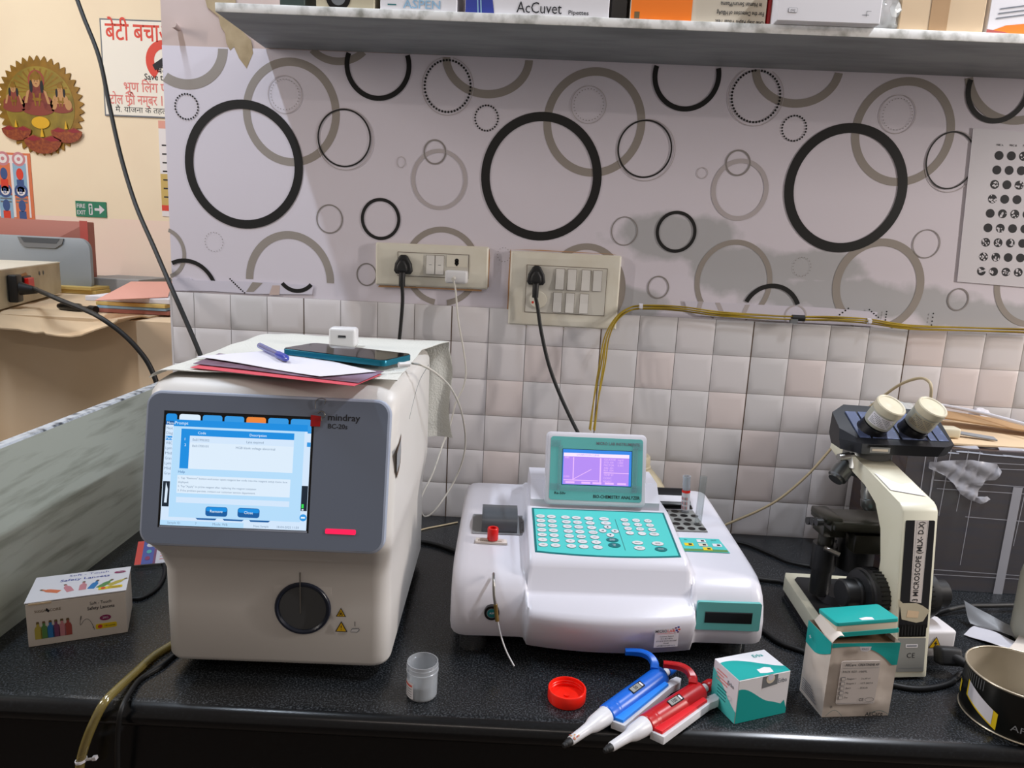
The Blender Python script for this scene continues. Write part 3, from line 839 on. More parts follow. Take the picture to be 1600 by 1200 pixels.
# white USB adapter standing on the cloth
a = at(534, 545, 2, 0.398)
t = thing('usb_adapter', 'white cube USB charger standing on the cloth behind the phone', 'charger', (a.x, a.y+0.012, 0.4006), R(3))
b = MB('white_plastic'); b.box(-0.021, 0.021, -0.014, 0.014, 0, 0.030, None, 0.005, 4); b.build('adapter_body', t)
b = MB('near_black'); b.at(front(0, -0.0141, 0)); b.prism(b.rrect_pts(-0.006, 0.0145, 0.006, 0.0185, 0.0006), 0, 0.0003, 'near_black'); b.rect(-0.0055, 0.0150, 0.0055, 0.0164, 'mid_grey', 0.0005); b.build('usb_port', t, 0)
# ------------------------------------------------------------------ biochemistry analyser in the middle
AX, AY, AA = 0.2945, -0.497, R(3.5)
t = thing('chemistry_analyzer', 'white benchtop biochemistry analyzer with turquoise keypad and tilted display in the middle of the worktop', 'analyzer', (AX, AY, 0), AA)
POD = [(.012, .024), (.001, .031), (.001, .06), (.006, .082), (.014, .098), (.026, .110), (.042, .117), (.07, .122), (.17, .137), (.19, .140), (.25, .149), (.292, .154), (.314, .143), (.32, .024)]
CEN = [(.008, .018), (-.006, .023), (-.022, .072), (-.014, .083), (.014, .088), (.019, .093), (.026, .124), (.038, .136), (.168, .160), (.182, .160), (.25, .160), (.292, .158), (.314, .143), (.32, .024)]
def mixp(a, c, k): return [((1-k)*p[0]+k*q[0], (1-k)*p[1]+k*q[1]) for p, q in zip(a, c)]
sts = []
def st(x, k, ins=0.0, bulge=0.0):
    P = mixp(POD, CEN, k)
    out = []
    for i, (y, z) in enumerate(P):
        if i <= 3: y -= bulge*k
        y = 0.16+(y-0.16)*(1-ins/0.16); z = 0.07+(z-0.07)*(1-ins/0.075)
        out.append((x*(1-0.035*max(0, y-.08)/.24), y, z))
    sts.append(out)
for x, ins in ((-.2235, .020), (-.2215, .010), (-.217, .004), (-.210, .001), (-.20, 0)): st(x, 0, ins)
for x in (-.17, -.14, -.124): st(x, 0)
for x, k in ((-.1195, .12), (-.117, .6), (-.1155, .92), (-.1135, 1)): st(x, k)
for i in range(13):
    x = -.108+.216*i/12; st(x, 1, 0, 0.014*(1-(x/.115)**2))
for x, k in ((.1135, 1), (.1155, .92), (.117, .6), (.1195, .12)): st(x, k)
for x in (.124, .14, .17): st(x, 0)
for x, ins in ((.20, 0), (.210, .001), (.217, .004), (.2215, .010), (.2235, .020)): st(x, 0, ins)
b = MB('analyzer_white'); b.loft(sts)
b.build('housing', t, 58)
b = MB('analyzer_white')
b.loft([[(x, y, z) for y, z in ((.172, .150), (.172, .172), (.200, .196), (.262, .196), (.278, .176), (.285, .15))] for x in (-.108, -.104, .096, .100)])
b.build('display_cradle', t, 30)
for sx, sy in ((-.19, .03), (.19, .04), (-.19, .28), (.19, .28)):
    b = MB('foot_clear'); b.lathe([(.019, 0), (.020, .003), (.020, .030)], 'foot_clear', 28, True, (sx, sy, 0)); b.build('foot', t)
# keypad lying on the sloping console
sl = Vector((0, .127, .024)).normalized()
KF = frame((0, .0425, .1362), (1, 0, 0), sl, Vector((1, 0, 0)).cross(sl))
KW, KH = 0.106, 0.1235
b = MB('teal_panel'); b.at(KF)
def kout(ins):
    pts = [(-KW+ins, KH-ins), (-KW+ins, 0.004+ins)]
    for i in range(13):
        x = -KW+ins+(2*KW-2*ins)*i/12; pts.append((x, 0.004+ins-0.0065*(1-((i-6)/6)**2)))
    pts.append((KW-ins, KH-ins)); return pts
b.prism(kout(0), 0.0, 0.0010, 'teal_dark'); b.prism(kout(0.0032), 0.001, 0.0013, 'teal_panel')
for lx0, lx1 in ((-.0135, -.0105), (.0235, .0265)):
    b.poly([(lx0-.0003, .098, .0015), (lx0+.0003, .098, .0015), (lx1+.0003, .015, .0015), (lx1-.0003, .015, .0015)], 'ink')
kp = b.build('keypad', t, 0)
keyn = [0]
def key(x, y, rx, ry, txt='', mat='white_plastic', tc='ink', th=0.0020, rect=False):
    b = MB(mat); b.at(KF)
    b.prism([(x+rx*math.cos(2*PI*i/20), y+ry*math.sin(2*PI*i/20)) for i in range(20)], 0.0013, 0.0019, 'ink_grey' if mat != 'teal_dark' else 'teal_dark')
    b.prism([(x+(rx-.0003)*math.cos(2*PI*i/20), y+(ry-.0003)*math.sin(2*PI*i/20)) for i in range(20)], 0.0019, 0.0021, mat)
    if txt in ('<', '>', '^', 'v'):
        a = {'>': 0, '^': 90, '<': 180, 'v': 270}[txt]
        b.poly([(x+.0024*math.cos(R(a+d)), y+.0024*math.sin(R(a+d)), 0.0023) for d in (0, 130, 230)], 'ink')
    elif txt:
        ls = txt.split('|')
        for i, s in enumerate(ls):
            b.text(s, x, y-th/2+(len(ls)-1)*th*0.65-i*th*1.3, th, tc, 0.0023, 'c', min(1.5*rx, len(s)*th*0.8))
    b.build('key', kp, 0)
rows = [0.0985-0.0128*i for i in range(7)]
cols = [-.0935, -.0765, -.0545, -.0375, -.0180]
labs = [['GLUC', 'UREA', 'ALB', 'CHOL', 'CA'], ['UREA', 'CREA', 'PROT', 'HDL-C', 'PHOS'], ['BIL-T', 'BIL-D', 'TRIG', 'LDL-C', 'MAG'], ['SGOT', 'SGPT', 'URIC', 'AMYL', 'LIPASE'],
        ['ALP', 'GGT', 'CK-NAC', 'CK-MB', 'LDH'], ['TP', 'ADA', 'HB', 'A1C', 'NA'], ['CRP', 'ASO', 'RA', 'K', 'CL']]
for r_, y in enumerate(rows):
    for c_, x in enumerate(cols):
        key(x+0.0012*r_/6*(c_), y-0.0004*c_, .0072, .0050, labs[r_][c_], th=0.0019)
key(.006, .097, .0080, .0050, 'HOME', th=0.0019); key(.0075, .0855, .0082, .0050, 'ESC', th=0.0019)
key(.0085, .0745, .0058, .0050, '^'); key(-.0005, .0640, .0060, .0052, '<'); key(.0185, .0640, .0060, .0052, '>'); key(.0098, .0530, .0060, .0052, 'v')
key(.0110, .0405, .0092, .0058, 'CLEAR|ENTRY', 'teal_dark', 'paper_white', .0021); key(.0120, .0270, .0092, .0060, 'CAL|QC', 'teal_dark', 'paper_white', .0021)
nl = [['1 AB', '2 CD', '3 EF'], ['4 GH', '5 IJ', '6 KL'], ['7 MN', '8 OP', '9 QR'], ['0', '.', 'CLEAR|-/+']]
for r_ in range(4):
    for c_ in range(3):
        key(.038+.0185*c_+.0009*r_, .0965-.0120*r_-.0003*c_, .0064 if nl[r_][c_] != 'CLEAR|-/+' else .0078, .0050, nl[r_][c_], th=.0019)
key(.0480, .0355, .0085, .0050, 'PRINT', th=.0021); key(.0485, .0220, .0085, .0052, 'PROG', th=.0021)
key(.0780, .0350, .0090, .0055, 'CANCEL|ENTER', th=.0017); key(.0800, .0210, .0092, .0058, 'BREAK', 'teal_dark', 'paper_white', .0021)
# tilted display
d_ = Vector((0, .030, .112)).normalized()
DF = frame((-0.005, .166, .1655), (1, 0, 0), d_, Vector((1, 0, 0)).cross(d_))
b = MB('analyzer_white'); b.at(DF)
DW, DH = .0815, .117
b.loft([[(*p, z) for p in b.rrect_pts(-DW+i, i+e, DW-i, DH-i, .008, 5)] for z, i, e in ((-.035, .010, .0), (-.030, .004, 0), (-.012, 0, 0), (-.004, 0, 0), (0, .0012, 0), (.0012, .0035, 0))])
dp = b.build('display_unit', t, 40)
b = MB('teal_display'); b.at(DF)
b.prism(b.rrect_pts(-.0745, .0085, .0745, .1095, .0045), .0011, .0017, 'teal_display')
b.text('MICRO LAB INSTRUMENTS', .0690, .0985, .0046, 'ink_grey', .0020, 'r', .070, bold=True)
b.text('BIO-CHEMISTRY ANALYZER', .0715, .0135, .0050, 'ink', .0020, 'r', .075, bold=True)
b.text('Ra-50v', -.066, .0175, .0040, 'ink', .0020, 'l', .018, bold=True)
b.build('display_panel', dp, 0)
b = MB('lcd_purple'); b.at(DF)
X0, X1, Y0, Y1 = -.0545, .0565, .0335, .0895
def L(u, v): return (X0+(X1-X0)*u, Y1-(Y1-Y0)*v)
def lr(u0, v0, u1, v1, m, z=.0024):
    a, c = L(u0, v1), L(u1, v0); b.rect(a[0], a[1], c[0], c[1], m, z)
b.rect(X0-.0008, Y0-.0008, X1+.0008, Y1+.0008, 'near_black', .0019)
lr(0, 0, 1, 1, 'lcd_blue', .0021); lr(.012, .10, .965, .99, 'lcd_purple', .0022); lr(.012, .10, .965, .20, 'lcd_light')
lr(.15, .22, .165, .88, 'lcd_pink'); lr(.02, .86, .52, .885, 'lcd_pink'); lr(.54, .22, .56, .97, 'lcd_pink'); lr(.60, .62, .965, .645, 'lcd_pink')
a, c = L(.165, .84), L(.42, .55)
b.poly([(a[0], a[1]-.0006, .0024), (c[0], c[1]-.0006, .0024), (c[0], c[1]+.0006, .0024), (a[0], a[1]+.0006, .0024)], 'lcd_pink')
for s, u, v in (('ABS', .03, .26), ('0.000', .02, .80), ('GLUCOSE', .60, .28), ('STD 100', .60, .36), ('FACTOR', .60, .44), ('ABS .301', .60, .52), ('BLK .004', .60, .59), ('TEMP 37', .60, .72), ('CONC', .60, .81), ('mg/dl', .80, .28), ('1.000', .80, .36), ('0.301', .80, .44), ('READY', .60, .90)):
    p = L(u, v); b.text(s, p[0], p[1], .0030, 'lcd_pink', .0024, 'l')
for u in (.05, .28, .44, .62, .80): lr(u, .91, u+.13, .965, 'lcd_pink')
p = L(.2, .165); b.text('CALIBRATION CURVE', p[0], p[1], .0026, 'lcd_purple', .0026, 'l')
b.build('lcd_screen', dp, 0)['label'] = 'glowing purple lcd screen'
b = MB('clear_film'); b.at(DF)
for sx in (-.066, .066):
    for sy in (.030, .0985): b.rect(sx-.008, sy-.006, sx+.008, sy+.005, 'clear_film', .0030)
b.rect(-.062, .023, .066, .0315, 'clear_film', .0032); b.rect(-.0620, .030, -.0552, .095, 'clear_film', .0032); b.rect(.0580, .030, .0665, .095, 'clear_film', .0032)
b.build('clear_tape', dp, 0)
# printer on the left pod
sp = Vector((0, .10, .015)).normalized(); PN = Vector((1, 0, 0)).cross(sp)
def podf(x, y): return frame((x, y, .1222+(y-.07)*.15+.0003), (1, 0, 0), sp, PN)
b = MB('mid_grey'); b.at(podf(-.157, .122)); b.prism(b.rrect_pts(-.042, 0, .042, .058, .002), 0, .0012, 'bag_grey')
pr = b.build('printer_plate', t, 0)
b = MB('dark_grey'); b.at(podf(-.157, .122))
b.loft([[(x, y, z) for y, z in ((.004, .001), (.004, .014), (.008, .022), (.018, .0275), (.032, .0285), (.046, .026), (.055, .018), (.057, .001))] for x in (-.0275, -.0265, .0265, .0275)], 'dark_grey')
b.build('printer_cover', t, 40)
b = MB('white_plastic'); b.at(podf(-.157, .122)); b.prism(b.rrect_pts(.033, .006, .0385, .042, .0025), .0012, .0020, 'bag_grey')
b.disc(.0357, .012, .0010, 'ink', .0022); b.disc(.0357, .034, .0010, 'ink', .0022); b.build('feed_button', t, 0)
# rack and cell cover on the right pod
RF = podf(.136, .150)
b = MB('steel'); b.at(RF)
b.prism([(-.027, 0), (.040, .001), (.033, .068), (-.030, .068)], 0, .0016, 'micro_grey')
holes = []
for i in range(5):
    for j in range(4):
        x = -.0195+.0175*j+.0008*i-(0.0045 if i % 2 else 0); y = .008+.0135*i
        if x < .036-0.001*i:
            b.disc(x, y, .0064, 'near_black', .0018, .0050, 20); holes.append((x, y))
rk = b.build('tube_rack', t, 0)
CF = podf(.130, .226)
b = MB('near_black'); b.at(CF)
b.loft([[(x, y, z) for y, z in ((0, 0), (0, .006), (.004, .009), (.036, .018), (.042, .016), (.044, 0))] for x in (-.040, -.038, .036, .038)], 'near_black')
b.build('cuvette_lid', t, 30)
sd = Vector((0, .032, .009)).normalized()
b = MB('box_white'); b.at(CF @ frame((0, .003, .0090), (1, 0, 0), sd, Vector((1, 0, 0)).cross(sd)))
b.rect(-.036, .001, .035, .016, 'box_white', .0004); b.disc(-.022, .009, .0033, 'ink', .0006); b.disc(-.022, .009, .0016, 'mid_grey', .0007)
b.build('lid_label', t, 0)
b = MB('near_black'); b.at(CF); b.prism(b.rrect_pts(-.043, -.004, .041, .048, .003), 0, .0012, 'near_black'); b.build('lid_rim', t, 0)
QF = podf(.158, .094)
b = MB('teal_panel'); b.at(QF)
b.prism([(-.034, 0), (.036, -.001), (.030, .038), (-.035, .038)], 0, .0005, 'teal_panel')
b.rect(-.033, .0005, .034, .007, 'lan_green', .0007)
for x, y, m in ((-.022, .019, 'yellow'), (.000, .030, 'box_white'), (.0, .019, 'paper_cream'), (.022, .019, 'box_white'), (.004, .008, 'yellow')):
    b.rect(x-.007, y-.004, x+.007, y+.004, m, .0009); b.rect(x-.0005, y-.002, x+.0045, y+.002, 'ink', .0011)
b.text('IN', -.024, .031, .003, 'ink', .0009); b.text('OUT', .020, .031, .003, 'ink', .0009)
b.build('guide_sticker', t, 0)
# fronts of the pods and the belly
FF = frame((0, -0.0005, 0), (1, 0, 0), (0, 0, 1), (0, -1, 0))
b = MB('teal_display'); b.at(FF)
b.prism(b.rrect_pts(.1215, .052, .212, .094, .003), -.004, .0010, 'teal_display')
cp = b.build('reader_panel', t, 0)
b = MB('near_black'); b.at(FF); b.rect(.133, .063, .200, .080, 'near_black', .0013); b.rect(.133, .0785, .200, .080, 'dark_grey', .0014); b.build('reader_window', cp, 0)
b = MB('near_black'); b.at(FF); 
b.prism([(-.165+.0105*math.cos(2*PI*i/32), .067+.0105*math.sin(2*PI*i/32)) for i in range(32)], -.004, .002, 'near_black'); b.disc(-.165, .067, .0072, 'teal_dark', .0023); b.ring(-.165, .067, .0072, .0072, .0008, 'ink_grey', .0024, 32)
b.text('ASP', -.165, .0658, .0028, 'paper_white', .0025); b.build('aspirate_button', t, 0)['label'] = 'round black button with a teal centre'
b = MB('brass'); 
b.tube([(-.1645, .022, .114), (-.1645, .008, .115), (-.1642, -.001, .110), (-.1630, -.0065, .096), (-.1605, -.0085, .082)], .0021, 'steel', 10)
b.tube([(-.1605, -.0085, .084), (-.159, -.009, .072), (-.157, -.0105, .060)], .0028, 'brass', 10)
b.tube([(-.157, -.0105, .062), (-.150, -.017, .038), (-.142, -.026, .022), (-.132, -.038, .010)], .0011, 'white_plastic', 8)
b.build('sipper_tube', t, 60)
# belly sticker following the curve
b = MB('box_white')
BX, BZ = .075, .030
n0 = Vector((.38, -1, 0)).normalized()
def bel(x): return -.0235-0.014*(1-(x/.115)**2)
def belp(x, z, o=.0006): return (x, bel(x)-o, z)
for i in range(8):
    x0, x1 = .056+.034*i/8, .056+.034*(i+1)/8
    b.add([belp(x0, .042, .0006), belp(x1, .042, .0006), belp(x1, .0695, .0006), belp(x0, .0695, .0006)], [(0, 1, 2, 3)], 'box_white')
ex = Vector((1, (bel(.090)-bel(.056))/.034, 0)).normalized()
b.at(frame((.073, bel(.073)-.0016, .009), ex, (0, 0, 1), ex.cross(Vector((0, 0, 1)))))
b.text('MICRO', -.0085, .0555, .0040, 'ink', .0, 'c', .0165, bold=True); b.text('LAB', .0055, .0555, .0040, 'sign_red', .0, 'c', .010, bold=True)
for i, (dx, dz, m) in enumerate(((.012, .0615, 'lan_purple'), (.0155, .0625, 'photo_blue'), (.0135, .058, 'photo_blue'), (.017, .059, 'sign_red'), (.0155, .0555, 'lan_purple'))): b.rect(dx-.0015, dz-.0012, dx+.0015, dz+.0012, m, 0.0001)
b.rect(-.014, .0535, .010, .0540, 'sign_red')
for i, s in enumerate(('Customer Support', '011 467 9876', '07714298 98107/ 6897 8887', 'Email', 'info@microlab.co.in')): b.text(s, 0, .0488-.0034*i, .0017, 'ink', 0, 'c', (.020, .017, .030, .007, .026)[i], bold=True)
b.build('support_sticker', t, 0)
am = Matrix.Translation((AX, AY, 0)) @ Matrix.Rotation(AA, 4, 'Z')
# sample tubes standing in the rack
def rack_pt(i): x, y = holes[i]; return am @ (RF @ Vector((x, y, .0019)))
def add_tube(i, h, lean, label, cat, cloudy):
    p = rack_pt(i)
    t2 = thing('sample_tube', label, cat, p, 0, None)
    b = MB('clear_plastic' if cloudy else 'clear_glass')
    ax = Vector(lean).normalized()
    b.at(axis_frame((0, 0, 0), ax))
    rr_ = .0058 if not cloudy else .0064
    b.lathe([(rr_, 0), (rr_, h), (rr_+.0006, h), (rr_-.0008, h), (rr_-.0009, .0005)], None, 24, False)
    b.build('tube_wall', t2)
    if cloudy:
        b = MB('box_white'); b.at(axis_frame((0, 0, 0), ax))
        b.lathe([(rr_+.0003, .004), (rr_+.0003, h*.55)], 'box_white', 24, False)
        b.lathe([(rr_+.0005, h*.55), (rr_+.0005, h*.62)], 'cap_red', 24, False)
        for k in range(9):
            a0 = R(200+20*k)
            for j in range(3):
                z0 = .006+.008*j
                b.add([((rr_+.0006)*math.cos(a0+d), (rr_+.0006)*math.sin(a0+d), z0+e) for d, e in ((0, 0), (.12, 0), (.12, .005), (0, .005))], [(0, 1, 2, 3)], 'ink' if k % 2 else 'sign_red')
        b.build('label_wrap', t2)
add_tube([i for i, h in enumerate(holes) if h[1] > .055][2], .062, (-.05, 0, 1), 'sample tube with a red-banded label standing in the steel rack', 'test tube', True)
add_tube([i for i, h in enumerate(holes) if .02 < h[1] < .024][-1], .080, (.04, .08, 1), 'tall empty clear glass tube standing in the steel rack beside the labelled tube', 'test tube', False)
# red vial cap on a cut piece of acrylic
p = am @ (podf(-.171, .103) @ Vector((0, 0, 0)))
t2 = thing('acrylic_tag', 'clear acrylic strip lying below the printer on the white analyzer', 'strip', p, AA)
b = MB('clear_milky'); b.at(Matrix.Rotation(R(8.5), 4, 'X')); b.prism([(-.022, -.008), (.026, -.010), (.025, .001), (-.021, .003)], .0002, .0035, 'lancet_white'); b.build('strip', t2, 0)
b = MB('label_brown'); b.at(Matrix.Rotation(R(8.5), 4, 'X')); b.text('PRINTER PAPER', 0, -.0065, .0028, 'label_brown', .0037, 'c', .036, rot=R(-2)); b.build('lettering', t2, 0)
p2 = p+Vector((.004, -.002, .0040))
b = MB('red_plastic'); b.lathe([(.0078, 0), (.0084, .001), (.0084, .017), (.0076, .0185), (.0048, .0185), (.0046, .010), (.0, .010)], 'red_plastic', 32, True, tuple(p2))
o = b.build('vial_cap', None, 40); tag(recenter(o, p2), 'bright red vial stopper standing on the acrylic strip of the middle analyzer', 'cap')
# cream jerrycan neck behind the display
p = at(1010, 830, 1, -.115); p.z = 0
t2 = thing('jerrycan', 'yellowed cream plastic can with a tube through its cap behind the display', 'can', (0.377, -.085, -0.0))
b = MB('jerry'); b.loft([[(hx_*math.cos(a)**1 if False else max(-w_, min(w_, 1.25*w_*math.cos(a))), max(-d2, min(d2, 1.25*d2*math.sin(a))), z) for a in [2*PI*i/32 for i in range(32)]] for w_, d2, z in ((.055, .05, 0.001), (.060, .055, .01), (.060, .055, .115), (.058, .053, .125), (.036, .034, .150), (.027, .027, .154), (.025, .025, .16))])
b.build('can_body', t2, 40)
b = MB('jerry'); b.lathe([(.027, .156), (.0295, .159), (.0295, .163), (.0275, .165), (.0275, .180), (.0255, .184), (.014, .184)], 'jerry', 28); b.build('cap', t2, 40)
b = MB('orange'); b.tube([(-.004, .004, .178), (-.010, 0, .192), (-.022, .0, .203), (-.04, .01, .205)], .0045, 'brass', 10); b.build('tube', t2)
# ------------------------------------------------------------------ microscope
UX, UY = 0.716, -0.497
t = thing('microscope', 'cream and black binocular microscope seen from behind its arm on the right of the worktop', 'microscope', (UX, UY, 0), R(8))
mic = t
K = Matrix.Rotation(R(-5), 4, 'Z')
HW = 0.0265
# base
b = MB('micro_cream'); b.at(K)
bp = [(-.050, .012), (.018, .012), (.024, .020), (.030, .060), (.060, .10), (.070, .16), (.066, .245), (-.078, .252), (-.086, .235), (-.098, .10), (-.094, .055)]
b.prism(bp, .012, .036, 'micro_cream', .003)
b.prism([(p[0]*.97, p[1]*.97+.004) for p in bp], .0, .012, 'micro_black')
base = b.build('base', t, 30)
b = MB('micro_black'); b.at(K); b.prism([(-.084, .105), (-.050, .07), (.026, .075), (.058, .12), (.056, .228), (-.066, .232), (-.074, .222)], .036, .0372, 'black_soft'); b.build('base_plate', t, 0)
# power block with the socket
b = MB('micro_top'); b.box(.022, .088, .030, .075, .014, .056, None, .005, 3); pb = b.build('power_block', t, 40)
b = MB('yellow_warn'); b.at(frame((.0555, .0295, .030), (1, 0, 0), (0, 0, 1), (0, -1, 0)))
b.poly([(-.010, 0, .0003), (.010, 0, .0003), (0, .018, .0003)], 'ink'); b.poly([(-.0085, .001, .0006), (.0085, .001, .0006), (0, .0162, .0006)], 'yellow_warn')
b.poly([(.0008, .0125, .0009), (-.0028, .0065, .0009), (-.0004, .0065, .0009), (-.0012, .0025, .0009), (.0030, .0080, .0009), (.0006, .0080, .0009)], 'ink')
b.build('warning_sticker', pb, 0)
# arm: a side profile pulled across its width
AF = frame((0, 0, 0), (0, 1, 0), (0, 0, 1), (1, 0, 0))
prof = [(0.0, .004), (.030, .236), (.034, .2425), (.042, .246), (.150, .276), (.196, .288), (.222, .286), (.226, .270), (.196, .258), (.160, .254), (.120, .246), (.088, .228), (.068, .196), (.060, .150), (.058, .060), (.070, .036), (.070, .004)]
b = MB('micro_cream'); b.at(AF)
bm = bmesh.new()
v0 = [bm.verts.new((y, z, -HW)) for y, z in prof]; v1 = [bm.verts.new((y, z, HW)) for y, z in prof]
bm.faces.new(v0[::-1]); bm.faces.new(v1)
for i in range(len(prof)):
    j = (i+1) % len(prof); bm.faces.new((v0[i], v0[j], v1[j], v1[i]))
bmesh.ops.bevel(bm, geom=[e for e in bm.edges if abs(e.verts[0].co.z-e.verts[1].co.z) < 1e-6], offset=.003, segments=2, profile=.5, affect='EDGES')
b.frombm(bm, 'micro_cream')
arm = b.build('arm', t, 35)
# dark back panel of the arm with its paper label
pv = Vector((0, .030, .232)).normalized()
PF = frame((0, .0002, .004), (1, 0, 0), pv, Vector((1, 0, 0)).cross(pv))
b = MB('micro_black'); b.at(PF); b.prism(b.rrect_pts(-.0215, .070, .0215, .222, .002), 0, .0008, 'micro_black'); bk = b.build('back_panel', t, 0)
b = MB('paper_white'); b.at(PF)
b.poly([(-.0075, .108, .0011), (.0095, .106, .0011), (.0120, .222, .0011), (-.0085, .222, .0011)], 'label_white')
b.text('3 MICROSCOPE (MLX- D.X)', .0045, .1645, .0078, 'ink', .0014, 'c', .112, rot=R(89), bold=True)
for x in (-.0065, .0095): b.poly([(x, .108, .0013), (x+.0003, .108, .0013), (x+.0015, .221, .0013), (x+.0012, .221, .0013)], 'ink_grey')
b.build('paper_label', bk, 0)
b = MB('tan_tear'); b.at(PF)
b.poly([(-.025, .112, .0012), (-.024, .104, .0012), (-.0215, .100, .0012), (-.018, .083, .0012), (.004, .078, .0012), (.014, .080, .0012), (.023, .095, .0012), (.012, .102, .0012), (.002, .106, .0012), (-.018, .106, .0012)], 'cream_metal')
b.poly([(-.0115, .086, .0014), (.006, .085, .0014), (.007, .094, .0014), (-.010, .096, .0014)], 'card_tan')
b.build('old_tape', bk, 0)
b = MB('near_black'); b.at(PF)
b.rect(-.020, .058, .020, .075, 'near_black', .0009)
for i in range(8): b.rect(-.017+.0045*i, .060, -.0145+.0045*i, .073, 'rubber_black', .0012)
b.build('vent_slots', t, 0)
b = MB('micro_grey'); b.at(PF); b.prism(b.rrect_pts(-.0205, .008, .0205, .056, .001), 0, .0008, 'micro_grey')
b.rect(-.009, .0425, .009, .0475, 'box_white', .0010); b.rect(-.0075, .0440, .0075, .0460, 'ink_grey', .0012)
b.text('C', -.0032, .0280, .0070, 'ink', .0010); b.text('E', .0036, .0280, .0070, 'ink', .0010)
b.rect(-.018, .0128, .018, .0133, 'ink_grey', .0010)
b.build('rating_plate', t, 0)
b = MB('box_white'); b.at(frame((0, .036, .2447), (1, 0, 0), Vector((0, .108, .030)).normalized(), Vector((1, 0, 0)).cross(Vector((0, .108, .030)).normalized())))
b.poly([(-.0225, .032, .0009), (.0225, .018, .0009), (.0225, .052, .0009), (.012, .049, .0009), (.002, .047, .0009), (-.008, .055, .0009), (-.0225, .077, .0009)], 'box_white'); b.build('arm_sticker', arm, 0)
# head
b = MB('micro_black')
hp = [(-.060, -.004), (.064, -.004), (.088, .012), (.090, .046), (.072, .075), (-.055, .080), (-.080, .060), (-.082, .022)]
hz = .290
b.at(K @ Matrix.Translation((.008, .118, 0)))
lo = [(x*.93, y*.9+.006, hz) for x, y in hp]; mid = [(x, y, hz+.017) for x, y in hp]; 
hi = [(x*.97, .012+y*.85, hz+.021+max(0, y)*.46) for x, y in hp]
b.loft([lo, mid, hi]); 
head = b.build('head', t, 25)
hd = Vector((0, .06, .0325)).normalized()
HF = K @ Matrix.Translation((.008, .118, 0)) @ frame((0, .0105, hz+.0208), (1, 0, 0), hd, Vector((1, 0, 0)).cross(hd))
b = MB('micro_sheen'); b.at(HF)
for x0, x1 in ((-.056, -.040), (-.036, .004), (.008, .046), (.050, .060), (.063, .078)): b.prism([(x0, .001), (x1, .001), (x1-.002, .060), (x0-.002, .060)], -.002, .0018, 'micro_sheen')
b.build('face_panels', head, 0)
b = MB('gold_pale'); b.at(K @ front(.008, .1135, hz-.0035)); b.rect(-.048, .008, -.018, .0165, 'micro_grey', .0012); b.rect(-.045, .0105, -.021, .014, 'paper_cream', .0014); b.build('name_plate', head, 0)
for ex, ey in ((-.022, .150), (.040, .150)):
    p0 = Vector((ex, ey, hz+.030)); dr = Vector((.17, -.48, .80)).normalized()
    b = MB('knob_black'); b.at(K); b.rev(tuple(p0-dr*.018), tuple(p0+dr*.014), [(.028, 0), (.026, .45), (.021, .6), (.019, 1)], 'micro_black', 24); ep = b.build('eyepiece_tube', t, 35)
# nosepiece and objectives
NC = Vector((-.004, .150, .262))
b = MB('chrome'); b.at(K); b.rev((-.004, .180, .285), (-.022, .165, .244), [(.034, 0), (.036, .2), (.035, .4), (.030, .8), (.028, 1)], 'objective', 28); npz = b.build('nosepiece', t, 35)
b = MB('objective'); b.at(K); b.rev((-.040, .170, .258), (-.062, .158, .236), [(.013, 0), (.013, .3), (.0145, .32), (.0145, .85), (.011, .9), (.011, 1)], 'objective', 22); b.build('objective', npz, 30)
b = MB('objective'); b.at(K); b.rev((-.006, .165, .250), (-.002, .150, .192), [(.013, 0), (.0135, .45), (.0145, .5), (.0145, .7), (.0155, .72), (.0155, .9), (.012, 1)], 'objective', 22); b.build('objective', npz, 30)
b = MB('steel'); b.at(K); b.rev((-.050, .136, .284), (-.076, .130, .280), [(.003, 0), (.003, .3), (.0055, .32), (.0055, 1)], 'steel', 16); b.build('clamp_screw', t, 30)
# stage
b = MB('stage_black'); b.at(K); b.box(-.078, .06, .118, .190, .166, .178, None, .002)
b.box(-.084, -.058, .122, .18, .174, .186, None, .003); b.box(-.076, .03, .112, .126, .170, .182, None, .002)
st_ = b.build('stage', t, 30)
b = MB('knob_black')
for k in range(3): b.cyl((-.090, .130+.012*k, .180-.004*k), (-.080, .130+.012*k, .180-.004*k), .006, .006, 'knob_black', 14)
b.build('slide_clip', st_, 30)
b = MB('stage_black'); b.at(K); b.box(-.078, -.042, .140, .178, .148, .168, None, .002); b.cyl((-.062, .160, .16), (-.062, .160, .128), .012, .012, 'stage_black', 20)
b.cyl((-.062, .160, .130), (-.062, .160, .088), .0185, .0185, 'knob_black', 26); b.cyl((-.062, .160, .090), (-.062, .160, .046), .0155, .0155, 'knob_black', 26)
b.build('stage_control', st_, 30)
b = MB('stage_black'); b.at(K); b.box(-.035, .04, .125, .185, .128, .160, None, .004); b.cyl((-.01, .165, .15), (-.01, .165, .09), .028, .028, 'knob_black', 28); b.build('condenser', t, 30)
b = MB('steel'); b.cyl((-.070, .130, .138), (-.052, .118, .132), .004, .004, 'steel', 10); b.cyl((-.066, .138, .136), (-.05, .125, .129), .003, .003, 'steel', 10); b.build('condenser_screw', t, 30)
b = MB('micro_black'); b.cyl((-.02, .16, .036), (-.02, .16, .05), .03, .026, 'micro_black', 28); b.build('lamp_lens', t, 30)
